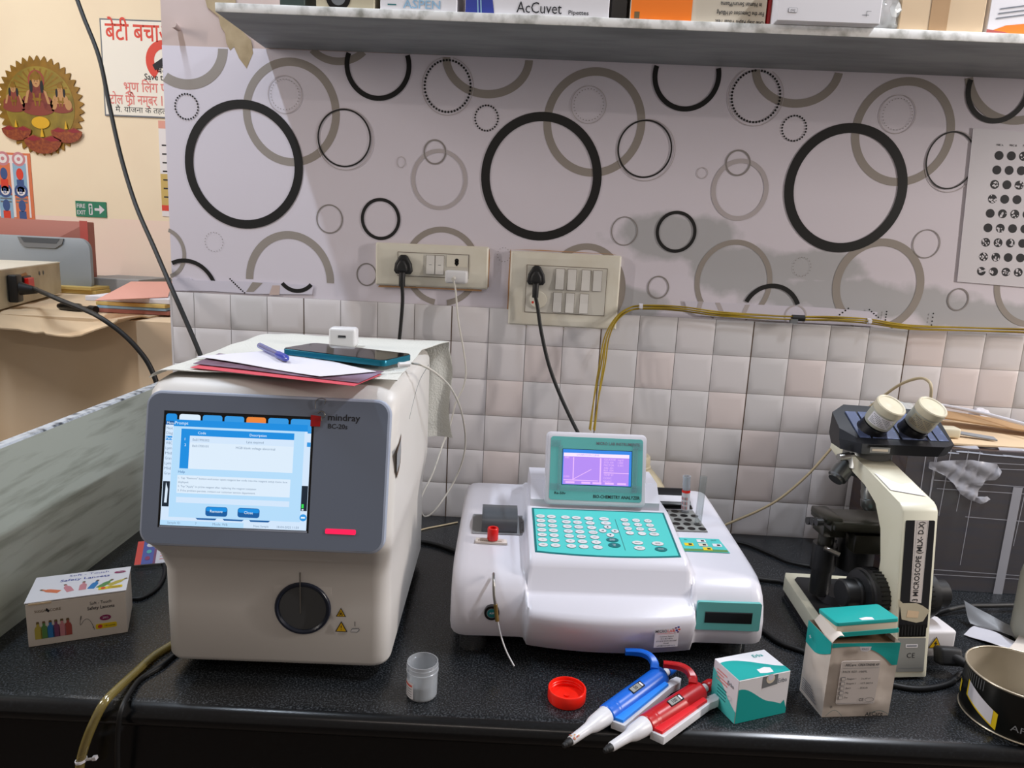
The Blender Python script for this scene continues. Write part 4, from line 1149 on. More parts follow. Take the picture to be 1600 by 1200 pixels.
# focus knobs
def focus(s):
    b = MB('knob_black')
    b.rev((s*.024, .060, .100), (s*.080, .060, .100), [(.034, 0), (.036, .1), (.036, .42), (.033, .45), (.033, .52), (.022, .55), (.022, .62), (.0205, .66), (.0205, .96), (.018, 1)], 'knob_black', 36)
    for i in range(36):
        a = 2*PI*i/36; b.box(s*.032-.008, s*.032+.008, .060+.0358*math.cos(a)-.0008, .060+.0358*math.cos(a)+.0008, .100+.0358*math.sin(a)-.0008, .100+.0358*math.sin(a)+.0008, 'near_black')
    b.build('focus_knob', t, 30)
focus(-1); focus(1)
mm = Matrix.Translation((UX, UY, 0)) @ Matrix.Rotation(R(3), 4, 'Z')  # the head's own turn
# reagent vials pushed over the eyepieces as covers
for k, (ex, ey, lab) in enumerate(((-.022, .150, 'white-capped vial covering the left eyepiece of the microscope'), (.040, .150, 'white-capped vial covering the right eyepiece of the microscope'))):
    dr = Vector((.17, -.48, .80)).normalized(); p0 = Vector((ex, ey, hz+.030))+dr*.0145
    t2 = thing('reagent_vial', lab, 'vial', mm @ p0, R(3))
    b = MB('bottle_grey'); b.at((axis_frame((0, 0, 0), dr) @ Matrix.Scale(.74, 4))); b.lathe([(.020, 0), (.0265, .003), (.0275, .008), (.0275, .036), (.026, .038)], 'bottle_grey', 32); vb = b.build('vial_body', t2, 40)
    b = MB('paper_white'); b.at((axis_frame((0, 0, 0), dr) @ Matrix.Scale(.74, 4)))
    a0, a1 = (-150, -20) if k == 0 else (-140, 0)
    fr = (axis_frame((0, 0, 0), dr) @ Matrix.Scale(.74, 4))
    def wrap(a, z, o=.0278): return (o*math.cos(R(a)), o*math.sin(R(a)), z)
    # find the turn of the wrap that faces the room
    best = max(range(0, 360, 5), key=lambda a: -(fr.to_3x3() @ Vector((math.cos(R(a)), math.sin(R(a)), 0))).y)
    for i in range(12):
        q0, q1 = best-75+8*i, best-75+8*(i+1)
        b.add([wrap(q0, .010), wrap(q1, .010), wrap(q1, .034), wrap(q0, .034)], [(0, 1, 2, 3)], 'paper_white' if k == 0 else 'label_pale')
        for j in range(6):
            if i > 0 and (i+j) % 5 != 0: b.add([wrap(q0, .013+.0034*j, .0280), wrap(q0+6.5, .013+.0034*j, .0280), wrap(q0+6.5, .0142+.0034*j, .0280), wrap(q0, .0142+.0034*j, .0280)], [(0, 1, 2, 3)], 'ink_grey')
    b.build('label', vb, 0)
    b = MB('cap_cream'); b.at((axis_frame((0, 0, 0), dr) @ Matrix.Scale(.74, 4))); b.lathe([(.0285, .038), (.0292, .040), (.0292, .053), (.0275, .055), (.0255, .0545), (.0240, .0525), (.008, .0525), (.006, .0532), (0, .0532)], 'cap_cream', 36); b.build('cap', t2, 40)
# ------------------------------------------------------------------ cartons on the worktop
def carton_frame(fl, ang): return Matrix.Translation(fl) @ Matrix.Rotation(ang, 4, 'Z')
# teal and white cube carton
ea = math.atan2(.030, .073)
t = thing('reagent_box', 'small teal and white cube carton with a torn tab next to the pipettes', 'box', (.441, -.620, 0), ea)
EW, ED, EH = .0785, .050, .0595
b = MB('box_white'); b.box(0, EW, 0, ED, 0, EH, None, .0006, 1); eb = b.build('carton', t, 0)
def facef(k, w, d, h):
    return {'front': frame((0, 0, 0), (1, 0, 0), (0, 0, 1), (0, -1, 0)), 'left': frame((0, d, 0), (0, -1, 0), (0, 0, 1), (-1, 0, 0)), 'top': frame((0, 0, h), (1, 0, 0), (0, 1, 0), (0, 0, 1)),
            'right': frame((w, 0, 0), (0, 1, 0), (0, 0, 1), (1, 0, 0))}[k]
def curve_fill(b, pts_low, pts_high, mat, z):
    for (a, c), (d, e) in zip(zip(pts_low, pts_low[1:]), zip(pts_high, pts_high[1:])): b.poly([(*a, z), (*c, z), (*e, z), (*d, z)], mat)
def ramp(x0, x1, f, n=16): return [(x0+(x1-x0)*i/n, f(i/n)) for i in range(n+1)]
sm = lambda k: k*k*(3-2*k)
b = MB('teal'); b.at(facef('front', EW, ED, EH))
curve_fill(b, ramp(.0003, EW-.0003, lambda k: .0006), ramp(.0003, EW-.0003, lambda k: .047-.024*sm(min(1, k*1.6))-.012*k+(0.008*math.sin(k*PI)) if k < .93 else .0215-.07*(k-.93)*3), 'teal', .0003)
b.poly([(.036, EH-.0168, .0004), (.059, EH-.0145, .0004), (.059, EH-.0006, .0004), (.036, EH-.0006, .0004)], 'mid_grey')
b.disc(.0475, EH-.005, .0065, 'paper_cream', .0006); b.disc(.0475, EH-.003, .0045, 'wp_white', .0008)
b.text('Erba', .0665, EH-.013, .0058, 'ink_grey', .0006, 'c', .014, bold=True)
b.at(facef('top', EW, ED, EH))
curve_fill(b, ramp(.0004, EW-.0004, lambda k: .0005), ramp(.0004, EW-.0004, lambda k: .039-.028*sm(k)+.006*math.sin(k*PI)), 'teal', .0003)
b.poly([(.036, .006, .0005), (.044, .004, .0005), (.055, .004, .0005), (.057, .013, .0005), (.050, .016, .0005), (.042, .014, .0005), (.037, .014, .0005)], 'paper_white')
b.text('Erba', .059, .037, .006, 'teal', .0004, 'c', .015, bold=True)
b.at(facef('left', EW, ED, EH))
curve_fill(b, ramp(.0004, ED-.0004, lambda k: .0006), ramp(.0004, ED-.0004, lambda k: .048-.016*k-.016*sm(k)), 'teal_panel', .0003)
for i, wd in enumerate((.020, .014, .024, .022)): b.rect(.008, .050-.0042*i, .008+wd, .0514-.0042*i, 'sign_pink', .0005)
b.text('Erba', .036, .043, .005, 'ink_grey', .0005, 'c', .012, bold=True); b.text('CE', .037, .024, .006, 'paper_white', .0005)
for i in range(4): b.rect(.012, .030-.0045*i, .030, .0315-.0045*i, 'teal_dark', .0005)
b.build('printing', eb, 0)
# crumpled reagent box with its lid flap up
aa = math.atan2(.013, .090)
t = thing('reagent_box', 'crumpled white and teal creatinine carton with its lid flap standing open', 'box', (.558, -.594, 0), aa)
AWd, ADp, AHt = .0905, .056, .103
rc = random.Random(5)
b = MB('wrinkled_white')
def wr(p, nrm, u, v):
    e = min(u, 1-u, v, 1-v)*4; e = min(1, e)
    k = (math.sin(u*9+v*4)*.9+math.sin(u*4-v*11)*.8+math.sin(v*19+u*6)*.4)*.0011*e
    return tuple(Vector(p)+Vector(nrm)*(k+.0010*e))
for nrm, O, U, V in (((0, -1, 0), (0, 0, 0), (AWd, 0, 0), (0, 0, AHt)), ((-1, 0, 0), (0, ADp, 0), (0, -ADp, 0), (0, 0, AHt)), ((1, 0, 0), (AWd, 0, 0), (0, ADp, 0), (0, 0, AHt)), ((0, 1, 0), (AWd, ADp, 0), (-AWd, 0, 0), (0, 0, AHt))):
    b.grid(lambda u, v: wr(Vector(O)+Vector(U)*u+Vector(V)*v, nrm, u, v), 16, 16)
b.box(.001, AWd-.001, .001, ADp-.001, 0, AHt-.006, 'card_dark')
cb = b.build('carton', t, 60)
def skin(O, U, V, nrm, off=.0007):
    return lambda u, v: wr(Vector(O)+Vector(U)*u+Vector(V)*v+Vector(nrm)*off, nrm, u, v)
b = MB('teal')
fs_ = skin((0, 0, 0), (AWd, 0, 0), (0, 0, AHt), (0, -1, 0)); ls_ = skin((0, ADp, 0), (0, -ADp, 0), (0, 0, AHt), (-1, 0, 0))
def strip_(fn, lo, n=24, hi_=lambda k: 1):
    for i in range(n):
        k0, k1 = i/n, (i+1)/n
        m = 6
        for j in range(m):
            a = [fn(k0, lo(k0)+(hi_(k0)-lo(k0))*j/m), fn(k1, lo(k1)+(hi_(k1)-lo(k1))*j/m), fn(k1, lo(k1)+(hi_(k1)-lo(k1))*(j+1)/m), fn(k0, lo(k0)+(hi_(k0)-lo(k0))*(j+1)/m)]
            b.add(a, [(0, 1, 2, 3)], 'teal')
strip_(fs_, lambda k: .94+.02*math.sin(k*PI) if k < .42 else max(.70, .96-.9*(k-.42)**1.9-.02))
strip_(ls_, lambda k: .70-.03*math.sin(k*PI)+.16*k*k)
b.build('teal_print', cb, 60)['label'] = 'teal printed corners'
b = MB('ink'); b.at(frame((0, -.0034, 0), (1, 0, 0), (0, 0, 1), (0, -1, 0)))
b.prism(b.rrect_pts(.014, .020, .066, .080, .003), -.0008, 0, 'label_white')
b.poly([(.034, AHt-.003, .0004), (.050, AHt-.003, .0004), (.049, AHt-.008, .0004), (.045, AHt-.010, .0004), (.037, AHt-.009, .0004)], 'paper_white'); b.text('PASS', .042, AHt-.0075, .003, 'ink_grey', .0008)
b.text('AllCare', .026, .0735, .0034, 'ink', .0006, 'c', .014, bold=True); b.text('CREATININE AP', .050, .0735, .0034, 'ink', .0006, 'c', .028, bold=True)
b.rect(.016, .0705, .064, .0708, 'ink_grey', .0006); b.text('PACK SIZE : 100ML', .017, .0645, .0028, 'ink', .0006, 'l')
for i, (s, v) in enumerate((('Reagent 1', '2 x 40 ml'), ('Reagent 2', 'LOT 240718'), ('Batch', '2026-06'), ('Mfg', ''), ('Exp', ''))):
    b.rect(.016, .0535-.0065*i, .0215, .0585-.0065*i, 'ink_grey', .0006); b.rect(.0165, .054-.0065*i, .021, .058-.0065*i, 'label_white', .0008)
    b.text(s, .024, .055-.0065*i, .0022, 'ink', .0006, 'l'); b.text(v, .043, .055-.0065*i, .0022, 'ink', .0006, 'l')
b.text('CE', .047, .0245, .0040, 'ink', .0006); b.ring(.058, .0262, .006, .003, .0004, 'ink', .0006, 20); b.rect(.015, .0215, .064, .0219, 'ink_grey', .0006)
b.text('+', .008, .014, .006, 'ink', .0006)
b.text('AllCare', .067, .0035, .0055, 'ink', .0010, 'c', .024, bold=True)
for i in range(12):
    k0, k1 = i/12, (i+1)/12
    for x0, x1, h in ((.002, .024, .008), (.058, .088, .006)):
        b.poly([(x0+(x1-x0)*k0, .004+h*math.sin(k0*PI), .0006), (x0+(x1-x0)*k1, .004+h*math.sin(k1*PI), .0006), (x0+(x1-x0)*k1, .0045+h*math.sin(k1*PI), .0006), (x0+(x1-x0)*k0, .0045+h*math.sin(k0*PI), .0006)], 'teal_dark')
b.build('front_printing', cb, 0)
b = MB('ink'); b.at(frame((-.0035, ADp, 0), (0, -1, 0), (0, 0, 1), (-1, 0, 0)))
b.text('+', .014, .083, .008, 'paper_white', .0006)
for i in range(6): b.rect(.010, .010+.003*i, .046-.003*i, .0113+.003*i, 'ink_grey', .0005)
b.build('printing', cb, 0)
b = MB('teal')
lm = Matrix.Translation((.012, .012, AHt+.003)) @ Matrix.Rotation(R(-4), 4, 'Y') @ Matrix.Rotation(R(-5), 4, 'X')
b.at(lm); b.box(0, .082, 0, .042, 0, .016, 'paper_cream', .002)
b.prism(b.rrect_pts(-.001, -.001, .083, .043, .004), .0125, .0172, 'teal', .0012); b.prism(b.rrect_pts(.001, -.001, .083, .010, .001), -.002, .0035, 'teal')
b.prism([(.034, .001), (.050, .000), (.051, .006), (.044, .008), (.033, .006)], .0172, .0176, 'paper_white')
b.build('lid_flap', t, 30)
b = MB('paper_cream')
b.sheet(lambda u, v: (.001+.016*u+.004*v, .004+.048*v, AHt-.004+.012*math.sin(u*2)+.006*v), 6, 8, .0006, 'lancet_white')
b.build('inner_flap', t, 40)
# lancet box
la = math.atan2(.052, .107)
t = thing('lancet_box', 'open white carton with pictures of coloured lancets by the marble slab', 'box', (-.496, -.559, 0), la)
LW, LD, LH = .119, .082, .0655
b = MB('lancet_white'); b.box(0, LW, 0, LD, 0, LH-.003, 'lancet_white', .0005, 1); lb = b.build('carton', t, 0)
b = MB('box_white')
ltm = Matrix.Translation((0, 0, LH-.0028)) @ Matrix.Rotation(R(-1.0), 4, 'X')
b.at(ltm); b.box(-.001, LW+.001, .0, LD, 0.001, .0022, 'box_white'); b.box(.004, .030, -.001, .004, -.0015, .0005, 'card_tan')
lid = b.build('lid', t, 0)
LT = ltm @ Matrix.Translation((0, 0, .0024))
b = MB('photo_blue'); b.at(LT)
b.text('Soft - Touch', LW*.56, LD*.86, .006, 'photo_blue', 0, 'c', .050); b.text('Safety Lancets', LW*.53, LD*.68, .007, 'photo_blue', 0, 'c', .062, bold=True)
def lancet(b, x, y, ang, mat, s=1.0, z=0.0):
    c, sn = math.cos(ang), math.sin(ang)
    def q(pts, m, dz):
        b.poly([(x+(px*c-py*sn)*s, y+(px*sn+py*c)*s, z+dz) for px, py in pts], m)
    q([(-.0045, 0), (.0045, 0), (.0045, .016), (.0030, .020), (-.0030, .020), (-.0045, .016)], mat, 0)
    q([(-.0018, .020), (.0018, .020), (.0018, .025), (-.0018, .025)], mat, .0001); q([(-.0022, .0245), (.0022, .0245), (.0015, .028), (-.0015, .028)], 'label_brown', .0002)
for i, (x, m, a) in enumerate(((.036, 'lan_orange', 62), (.050, 'lan_pink', 22), (.064, 'lan_pink', 2), (.074, 'lan_blue', -14), (.084, 'lan_green', -34), (.096, 'lan_yellow', -52))): lancet(b, x, LD*.24+(0.004 if i in (0, 5) else 0), R(a), m, 1.0)
b.prism([(b_[0], b_[1]) for b_ in b.rrect_pts(.084, .012, .114, .020, .002)], 0, .0003, 'yellow'); b.disc(.090, .016, .003, 'sign_red', .0005)
for i in range(2): b.rect(.096, .0135+.003*i, .112, .0145+.003*i, 'label_brown', .0005)
b.disc(.107, LD*.80, .0075, 'magenta', .0003, .0038); b.text('28G', .107, LD*.80-.0012, .0028, 'paper_white', .0006)
b.build('printing', lid, 0)
b = MB('ink'); b.at(facef('front', LW, LD, LH))
b.text('SUGGA', .010, .049, .0038, 'label_brown', .0004, 'l', .013); b.text('CORE', .034, .049, .0038, 'label_brown', .0004, 'c', .013); b.poly([(.0225, .051, .0004), (.026, .0475, .0004), (.0275, .050, .0004), (.024, .0545, .0004)], 'ink')
b.text('Soft - Touch', .088, .050, .0045, 'ink', .0004, 'c', .026, bold=True); b.text('Safety Lancets', .088, .0425, .0048, 'ink', .0004, 'c', .033, bold=True)
for x, m in zip((.0125, .0195, .0270, .0335, .0405, .0475), ('lan_yellow', 'lan_green', 'lan_blue', 'lan_purple', 'lan_pink', 'lan_red')): lancet(b, x, .010, 0, m, .92, .0004)
b.disc(.0925, .028, .0070, 'magenta', .0004, .0042); b.text('28G', .0925, .0268, .003, 'paper_white', .0006)
b.prism(b.rrect_pts(.080, .012, .106, .0195, .002), 0, .0004, 'yellow'); b.disc(.0855, .0157, .0028, 'sign_red', .0006); b.text('100 Lancets', .091, .0145, .0026, 'ink', .0006, 'l', .013)
sq = [(.059+.004*math.cos(k*.55)+.0013*k, .030+.006*math.sin(k*.9)-.00008*k*k, .0005) for k in range(17)]
b.tube(sq, .00022, 'ink', 4, 2)
b.build('printing', lb, 0)
# leaflet behind it
t = thing('leaflet', 'small red, purple and white leaflet lying between the slab and the left analyzer', 'leaflet', (-.490, -.315, 0), R(20))
b = MB('paper_white'); b.at(Matrix.Translation((0, .0, .004)) @ Matrix.Rotation(R(28), 4, 'X'))
b.box(0, .066, 0, .05, 0, .0022, 'paper_white'); b.rect(0, 0, .010, .05, 'sign_red', .0024); b.rect(.010, 0, .032, .05, 'photo_blue', .0024); b.rect(.028, 0, .032, .05, 'lan_purple', .0026)
b.disc(.021, .040, .006, 'paper_white', .0028, .0045); b.disc(.020, .026, .004, 'teal', .0028); b.disc(.019, .012, .004, 'magenta', .0028)
for i in range(6): b.rect(.038, .008+.006*i, .058, .0095+.006*i, 'sign_pink', .0025)
b.build('card', t, 0)
# ------------------------------------------------------------------ cup, cap, pipettes
c0 = at(658, 1072, 2, 0); c0 = Vector((.0495, -.602, 0))
t = thing('specimen_cup', 'small clear specimen cup half full of cloudy liquid between the two analyzers', 'cup', c0)
CR = .0195
b = MB('clear_plastic')
b.lathe([(CR-.002, 0), (CR-.0005, .002), (CR, .034), (CR+.0008, .0345), (CR+.0008, .0365), (CR, .037), (CR, .0405), (CR+.0006, .041), (CR+.0006, .0425), (CR, .043), (CR, .047), (CR-.0012, .047), (CR-.0012, .003), (0, .003)], 'clear_plastic', 48, False)
b.build('cup_wall', t, 30)
b = MB('clear_milky'); b.lathe([(CR-.002, .0034), (CR-.0015, .018), (0, .018)], 'clear_milky', 40, True); b.build('liquid', t, 40)
b = MB('box_white')
for i in range(10):
    q0, q1 = 215+6*i-30, 221+6*i-30
    P_ = lambda a, z, o=.0004: ((CR+o)*math.cos(R(a)), (CR+o)*math.sin(R(a)), z)
    b.add([P_(q0, .004), P_(q1, .004), P_(q1, .026), P_(q0, .026)], [(0, 1, 2, 3)], 'box_white')
    if 1 <= i <= 8:
        b.add([P_(q0, .020, .0006), P_(q1, .020, .0006), P_(q1, .0225, .0006), P_(q0, .0225, .0006)], [(0, 1, 2, 3)], 'sign_red')
        for j in range(4): b.add([P_(q0, .006+.0034*j, .0006), P_(q0+4.5, .006+.0034*j, .0006), P_(q0+4.5, .0072+.0034*j, .0006), P_(q0, .0072+.0034*j, .0006)], [(0, 1, 2, 3)], 'ink_grey')
b.build('label', t, 0)
rc0 = Vector((.2345, -.592, 0))
b = MB('cap_red')
rim = [(.0225, 0), (.0240, .0008), (.0245, .003), (.0245, .0155), (.0238, .0165), (.0222, .0165), (.0218, .0150), (.0218, .004), (.016, .0035), (.0155, .0045), (.003, .0045), (.003, .0065), (0, .0065)]
b.lathe(rim, 'cap_red', 48, True, tuple(rc0))
for zz in (.007, .0105): b.lathe([(.0219, zz), (.0212, zz+.001), (.0219, zz+.002)], 'cap_red', 48, False, tuple(rc0))
tag(recenter(b.build('screw_cap', None, 35), rc0), 'bright orange-red screw cap lying upside down at the front of the worktop', 'cap')

def pipette(tip, end, main, light, num, label, stained):
    a, c = Vector(tip), Vector(end); d = c-a; Lp = d.length
    t = thing('pipette', label, 'pipette', a, math.atan2(d.y, d.x), None)
    t.rotation_euler = (0, -math.asin(d.z/Lp), math.atan2(d.y, d.x))
    X = lambda k: k*Lp
    def seg(b, prof, m, y=0, z=0, sy=1, n=28):
        r_s = .80; b.loft([[(X(k), (y+r*sy*math.cos(2*PI*i/n))*r_s, (z+r*math.sin(2*PI*i/n))*r_s) for i in range(n)] for k, r in prof], m)
    b = MB('rubber_black'); seg(b, [(0, .0028), (.012, .0042), (.02, .0038), (.03, .0052), (.045, .0054), (.058, .0054)], 'rubber_black'); b.build('tip_cone', t, 30)
    b = MB('pip_white'); seg(b, [(.055, .0060), (.06, .0066), (.15, .0074), (.20, .0084), (.24, .0118), (.27, .0126), (.345, .0142), (.352, .0136)], 'pip_white'); sh = b.build('shaft', t, 30)
    if stained:
        b = MB('grime')
        rs = random.Random(4)
        for k in range(10):
            q = R(40+100*rs.random()); x = X(.058+.05*rs.random()); r_ = .0062
            b.add([(x+dx*(.6+.8*rs.random()), r_*math.cos(q+da), r_*math.sin(q+da)) for dx, da in ((-.0016, 0), (0, -.2), (.0016, 0), (0, .2))], [(0, 1, 2, 3)], 'grime' if k % 2 else 'lan_red')
        b.build('stain', sh, 0)
    b = MB(main); seg(b, [(.345, .0142), (.352, .0155), (.40, .0160), (.405, .0157), (.41, .0160), (.42, .0160), (.425, .0157), (.43, .0160), (.84, .0168), (.85, .0172), (.862, .0164), (.868, .0130)], main); body = b.build('body', t, 30)
    b = MB('near_black'); b.at(frame((X(.60), -.0030, .0127), (1, 0, 0), Vector((0, .97, .25)), Vector((0, -.25, .97))))
    b.prism(b.rrect_pts(-.0125, -.0045, .0125, .0045, .0008), 0, .0008, 'near_black'); b.rect(-.0115, -.0036, .006, .0036, 'micro_grey', .0010); b.text(num, -.0025, -.0022, .0046, 'ink', .0012, bold=True); b.rect(.0075, -.003, .0105, .003, 'paper_white', .001)
    b.build('volume_window', body, 0)
    # ejector bar alongside
    b = MB('pip_white'); b.prism([(X(.335), -.0100), (X(.355), -.0265), (X(.83), -.0225), (X(.90), -.0250), (X(.945), -.0205), (X(.935), -.0135), (X(.86), -.0108)], -.0105, -.0005, 'pip_white', .0015); ej = b.build('ejector', t, 30)
    b = MB(light); b.prism([(X(.350), -.0104), (X(.365), -.0220), (X(.82), -.0190), (X(.825), -.0104)], -.004, .0035, light, .0018); b.build('ejector_cover', ej, 30)
    b = MB('pip_white'); seg(b, [(.865, .0065), (.935, .0065)], 'pip_white'); b.build('plunger', t, 30)
    b = MB(main); seg(b, [(.932, .0082), (.94, .0092), (.985, .0092), (1.0, .0075)], main); b.build('plunger_button', t, 30)
    b = MB(main)
    hk = [(X(.82), .004, .010), (X(.85), .009, .015), (X(.862), .018, .0195), (X(.850), .028, .0215), (X(.825), .038, .0210), (X(.79), .047, .0205)]
    P = smooth(hk, 5); rr_ = []
    for i, p in enumerate(P):
        dd = (P[min(i+1, len(P)-1)]-P[max(i-1, 0)]).normalized(); nn = Vector((0, 0, 1)).cross(dd).normalized()
        hw_ = .0056-.0018*i/len(P); hh = .0048-.001*i/len(P)
        rr_.append([tuple(p+nn*hw_*sx+Vector((0, 0, 1))*hh*sz) for sx, sz in ((-1, -.7), (-.7, -1), (.7, -1), (1, -.7), (1, .7), (.7, 1), (-.7, 1), (-1, .7))])
    b.loft(rr_, main); b.build('finger_rest', t, 35)
pz = .0138
a, c = at(880, 1166, 2, pz), at(1052, 1042, 2, pz+.002)
pipette(a, c, 'blue_plastic', 'blue_light', '50', 'blue adjustable pipette with a stained tip lying over the worktop edge', True)
a, c = at(944, 1174, 2, pz), at(1112, 1068, 2, pz+.002)
pipette(a, c, 'red_pip', 'red_light', '100', 'red adjustable pipette lying between the blue one and the teal cube carton', False)

# ------------------------------------------------------------------ right edge
CC = Vector((.815, -.567, 0)); CRd = .062; CHt = .063
t = thing('tin_can', 'open black tin can with torn yellow and white labels at the right front corner', 'can', CC)
b = MB('can_black'); b.lathe([(CRd-.001, .0015), (CRd, .003), (CRd, CHt-.002)], 'can_black', 64, False); cw = b.build('can_wall', t, 40)
b = MB('can_inner'); b.lathe([(CRd-.0008, CHt-.001), (CRd-.0012, .002), (0, .002)], 'can_inner', 64, False); b.build('can_lining', t, 40)
b = MB('can_rim'); 
for z in (.002, CHt): b.lathe([(CRd+.0012*math.cos(q), z+.0012*math.sin(q)) for q in [2*PI*i/8 for i in range(9)]], 'can_rim', 64, False)
b.build('rim', t, 60)
def canq(b, a0, a1, z0, z1, mat, o=.0006, sk=0, n=8):
    for i in range(n):
        k0, k1 = i/n, (i+1)/n; q0, q1 = a0+(a1-a0)*k0, a0+(a1-a0)*k1
        P_ = lambda a, z: ((CRd+o)*math.cos(R(a)), (CRd+o)*math.sin(R(a)), z)
        b.add([P_(q0, z0+sk*k0), P_(q1, z0+sk*k1), P_(q1, z1+sk*k1), P_(q0, z1+sk*k0)], [(0, 1, 2, 3)], mat)
b = MB('yellow'); canq(b, 176, 218, .026, .048, 'yellow', .0006, -.020); canq(b, 179, 213, .0275, .0475, 'paper_white', .0010, -.0170); canq(b, 152, 160, .018, .034, 'yellow', .0006)
for k in range(12): canq(b, 158+3.6*k, 158.7+3.6*k, .040+.0006*k, .060, 'mid_grey', .0003, .0, 1)
b.build('torn_label', cw, 0)
b = MB('paper_white'); 
q = R(238); cf = frame((CRd*math.cos(q)*1.008, CRd*math.sin(q)*1.008, .0155), (-math.sin(q), math.cos(q), 0), (0, 0, 1), (math.cos(q), math.sin(q), 0)); b.at(cf); b.text('AF', 0, 0, .0078, 'bag_grey', .0006, 'c', .015); b.build('lettering', cw, 0)
BC = Vector((.984, -.368, 0))
t = thing('bottle', 'pale grey plastic bottle at the right edge in front of the wrapped carton', 'bottle', BC)
b = MB('bottle_white'); b.lathe([(.036, 0), (.040, .003), (.041, .01), (.041, .105), (.038, .122), (.030, .134), (.016, .140), (.015, .15)], 'bottle_grey', 40); b.build('bottle_body', t, 40)
b = MB('bottle_white'); b.lathe([(.0175, .146), (.018, .148), (.018, .166), (.016, .168)], 'bottle_white', 28); b.build('cap', t, 40)
def crumple(name, pts, z, mat, amp, label, cat, seed, th=.0006):
    r_ = random.Random(seed); q = [Vector(p) for p in pts]
    ph = [r_.random()*6 for _ in range(4)]
    b = MB(mat)
    def fn(u, v):
        p = (q[0]*(1-u)+q[1]*u)*(1-v)+(q[3]*(1-u)+q[2]*u)*v
        return (p.x, p.y, p.z+z+amp*(1.3+math.sin(u*5+ph[0])*math.sin(v*4+ph[1])+.4*math.sin(u*9+v*7+ph[2])))
    b.sheet(fn, 14, 10, th, mat); return tag(b.build(name, None, 50), label, cat)
crumple('paper_scrap', [(.868, -.365, 0), (.925, -.420, 0), (.955, -.40, 0), (.905, -.335, 0)], .002, 'paper_white', .002, 'crumpled white paper scrap lying between the bottle and the microscope plug', 'paper', 1)
crumple('paper_scrap', [(.895, -.425, 0), (.99, -.475, 0), (1.03, -.40, 0), (.945, -.375, 0)], .010, 'lancet_white', .002, 'cream torn paper packet behind the black tin can', 'paper', 2)
crumple('foil_wrapper', [(.893, -.338, .002), (.945, -.372, .002), (.955, -.352, .008), (.892, -.315, .028)], .003, 'bag_grey', .002, 'folded silver wrapper curling up beside the pale bottle', 'wrapper', 3)
# wrapped carton
t = thing('wrapped_carton', 'large dark wood-printed carton wrapped in clear film in the right rear corner', 'carton', (.825, -.205, 0))
b = MB('dark_wood'); b.box(0, .56, 0, .185, 0, .262, 'dark_wood', .002); bxo = b.build('carton', t, 0)
b = MB('clear_film')
rf = random.Random(9)
b.at(frame((0, -.0022, 0), (1, 0, 0), (0, 0, 1), (0, -1, 0)))
b.rect(-.001, .001, .56, .262, 'clear_film', 0)
for i in range(26):
    x = .56*rf.random(); x2 = x+.02*(rf.random()-.5); z0, z1 = .26*rf.random()*.6, .26
    if i % 2: b.poly([(x, z0, .0005), (x+.0010, z0, .0005), (x2+.0016, z1, .0005), (x2, z1, .0005)], 'clear_film_torn')
    else:
        y = .26*rf.random(); y2 = y+.01*(rf.random()-.5); b.poly([(x, y, .0007), (min(.56, x+.22), y2, .0007), (min(.56, x+.22), y2+.0012, .0007), (x, y+.0012, .0007)], 'clear_film_torn')
b.rect(.186, .0, .202, .20, 'clear_film_torn', .0009)
b.build('film_wrap', t, 0)
b = MB('clear_film_torn')
tp = [(.036, .238), (.10, .246), (.150, .240), (.158, .228), (.150, .212), (.132, .208), (.128, .196), (.126, .180), (.142, .182), (.150, .176), (.132, .168), (.112, .174), (.095, .184), (.082, .200), (.066, .214), (.036, .226)]
b.at(frame((0, -.0045, 0), (1, 0, 0), (0, 0, 1), (0, -1, 0)))
bm = bmesh.new(); bm.faces.new([bm.verts.new((x, z, 0)) for x, z in tp]); bmesh.ops.triangulate(bm, faces=list(bm.faces)); bmesh.ops.subdivide_edges(bm, edges=list(bm.edges), cuts=5, use_grid_fill=True)
for v in bm.verts: v.co.z = .002+.0035*math.sin(v.co.x*190+v.co.y*60)*math.sin(v.co.y*170-v.co.x*90)+.0016*rf.random()
b.frombm(bm, 'clear_film_torn')
b.build('torn_film', t, 80)
b = MB('clear_film_torn')
for i in range(14):
    x = .56*i/14; b.poly([(x, -.003, .252+.006*rf.random()), (x+.045, -.003, .252+.006*rf.random()), (x+.043, .012+.02*rf.random(), .2655), (x-.002, .012+.02*rf.random(), .2655)], 'clear_film_torn')
b.build('film_edge', t, 0)
CT = .2625
b = MB('card_brown'); b.sheet(lambda u, v: (.835+.52*u, -.190+.150*v, CT+.005+.010*v*math.sin(u*3+.5)**2), 12, 6, .003, 'card_tan')
tag(b.build('cardboard_flap', None, 30), 'brown cardboard sheet lying on the wrapped carton', 'cardboard')
b = MB('card_brown'); b.sheet(lambda u, v: (.91+.30*u+.05*v, -.165+.030*v+.12*(1-u)*.7, CT+.012+.020*(1-u)+.004*v), 8, 4, .003, 'card_brown')
tag(b.build('cardboard_strip', None, 30), 'narrow folded brown cardboard strip on top of the cardboard sheet', 'cardboard')
b = MB('paper_white'); b.tube([(.945, -.03, CT+.044), (.985, -.055, CT+.042), (1.02, -.09, CT+.040), (1.05, -.125, CT+.036), (1.08, -.165, CT+.032)], .0035, 'paper_white', 8)
tag(b.build('strap', None, 60), 'white plastic strap running across the cardboard on the wrapped carton', 'strap')
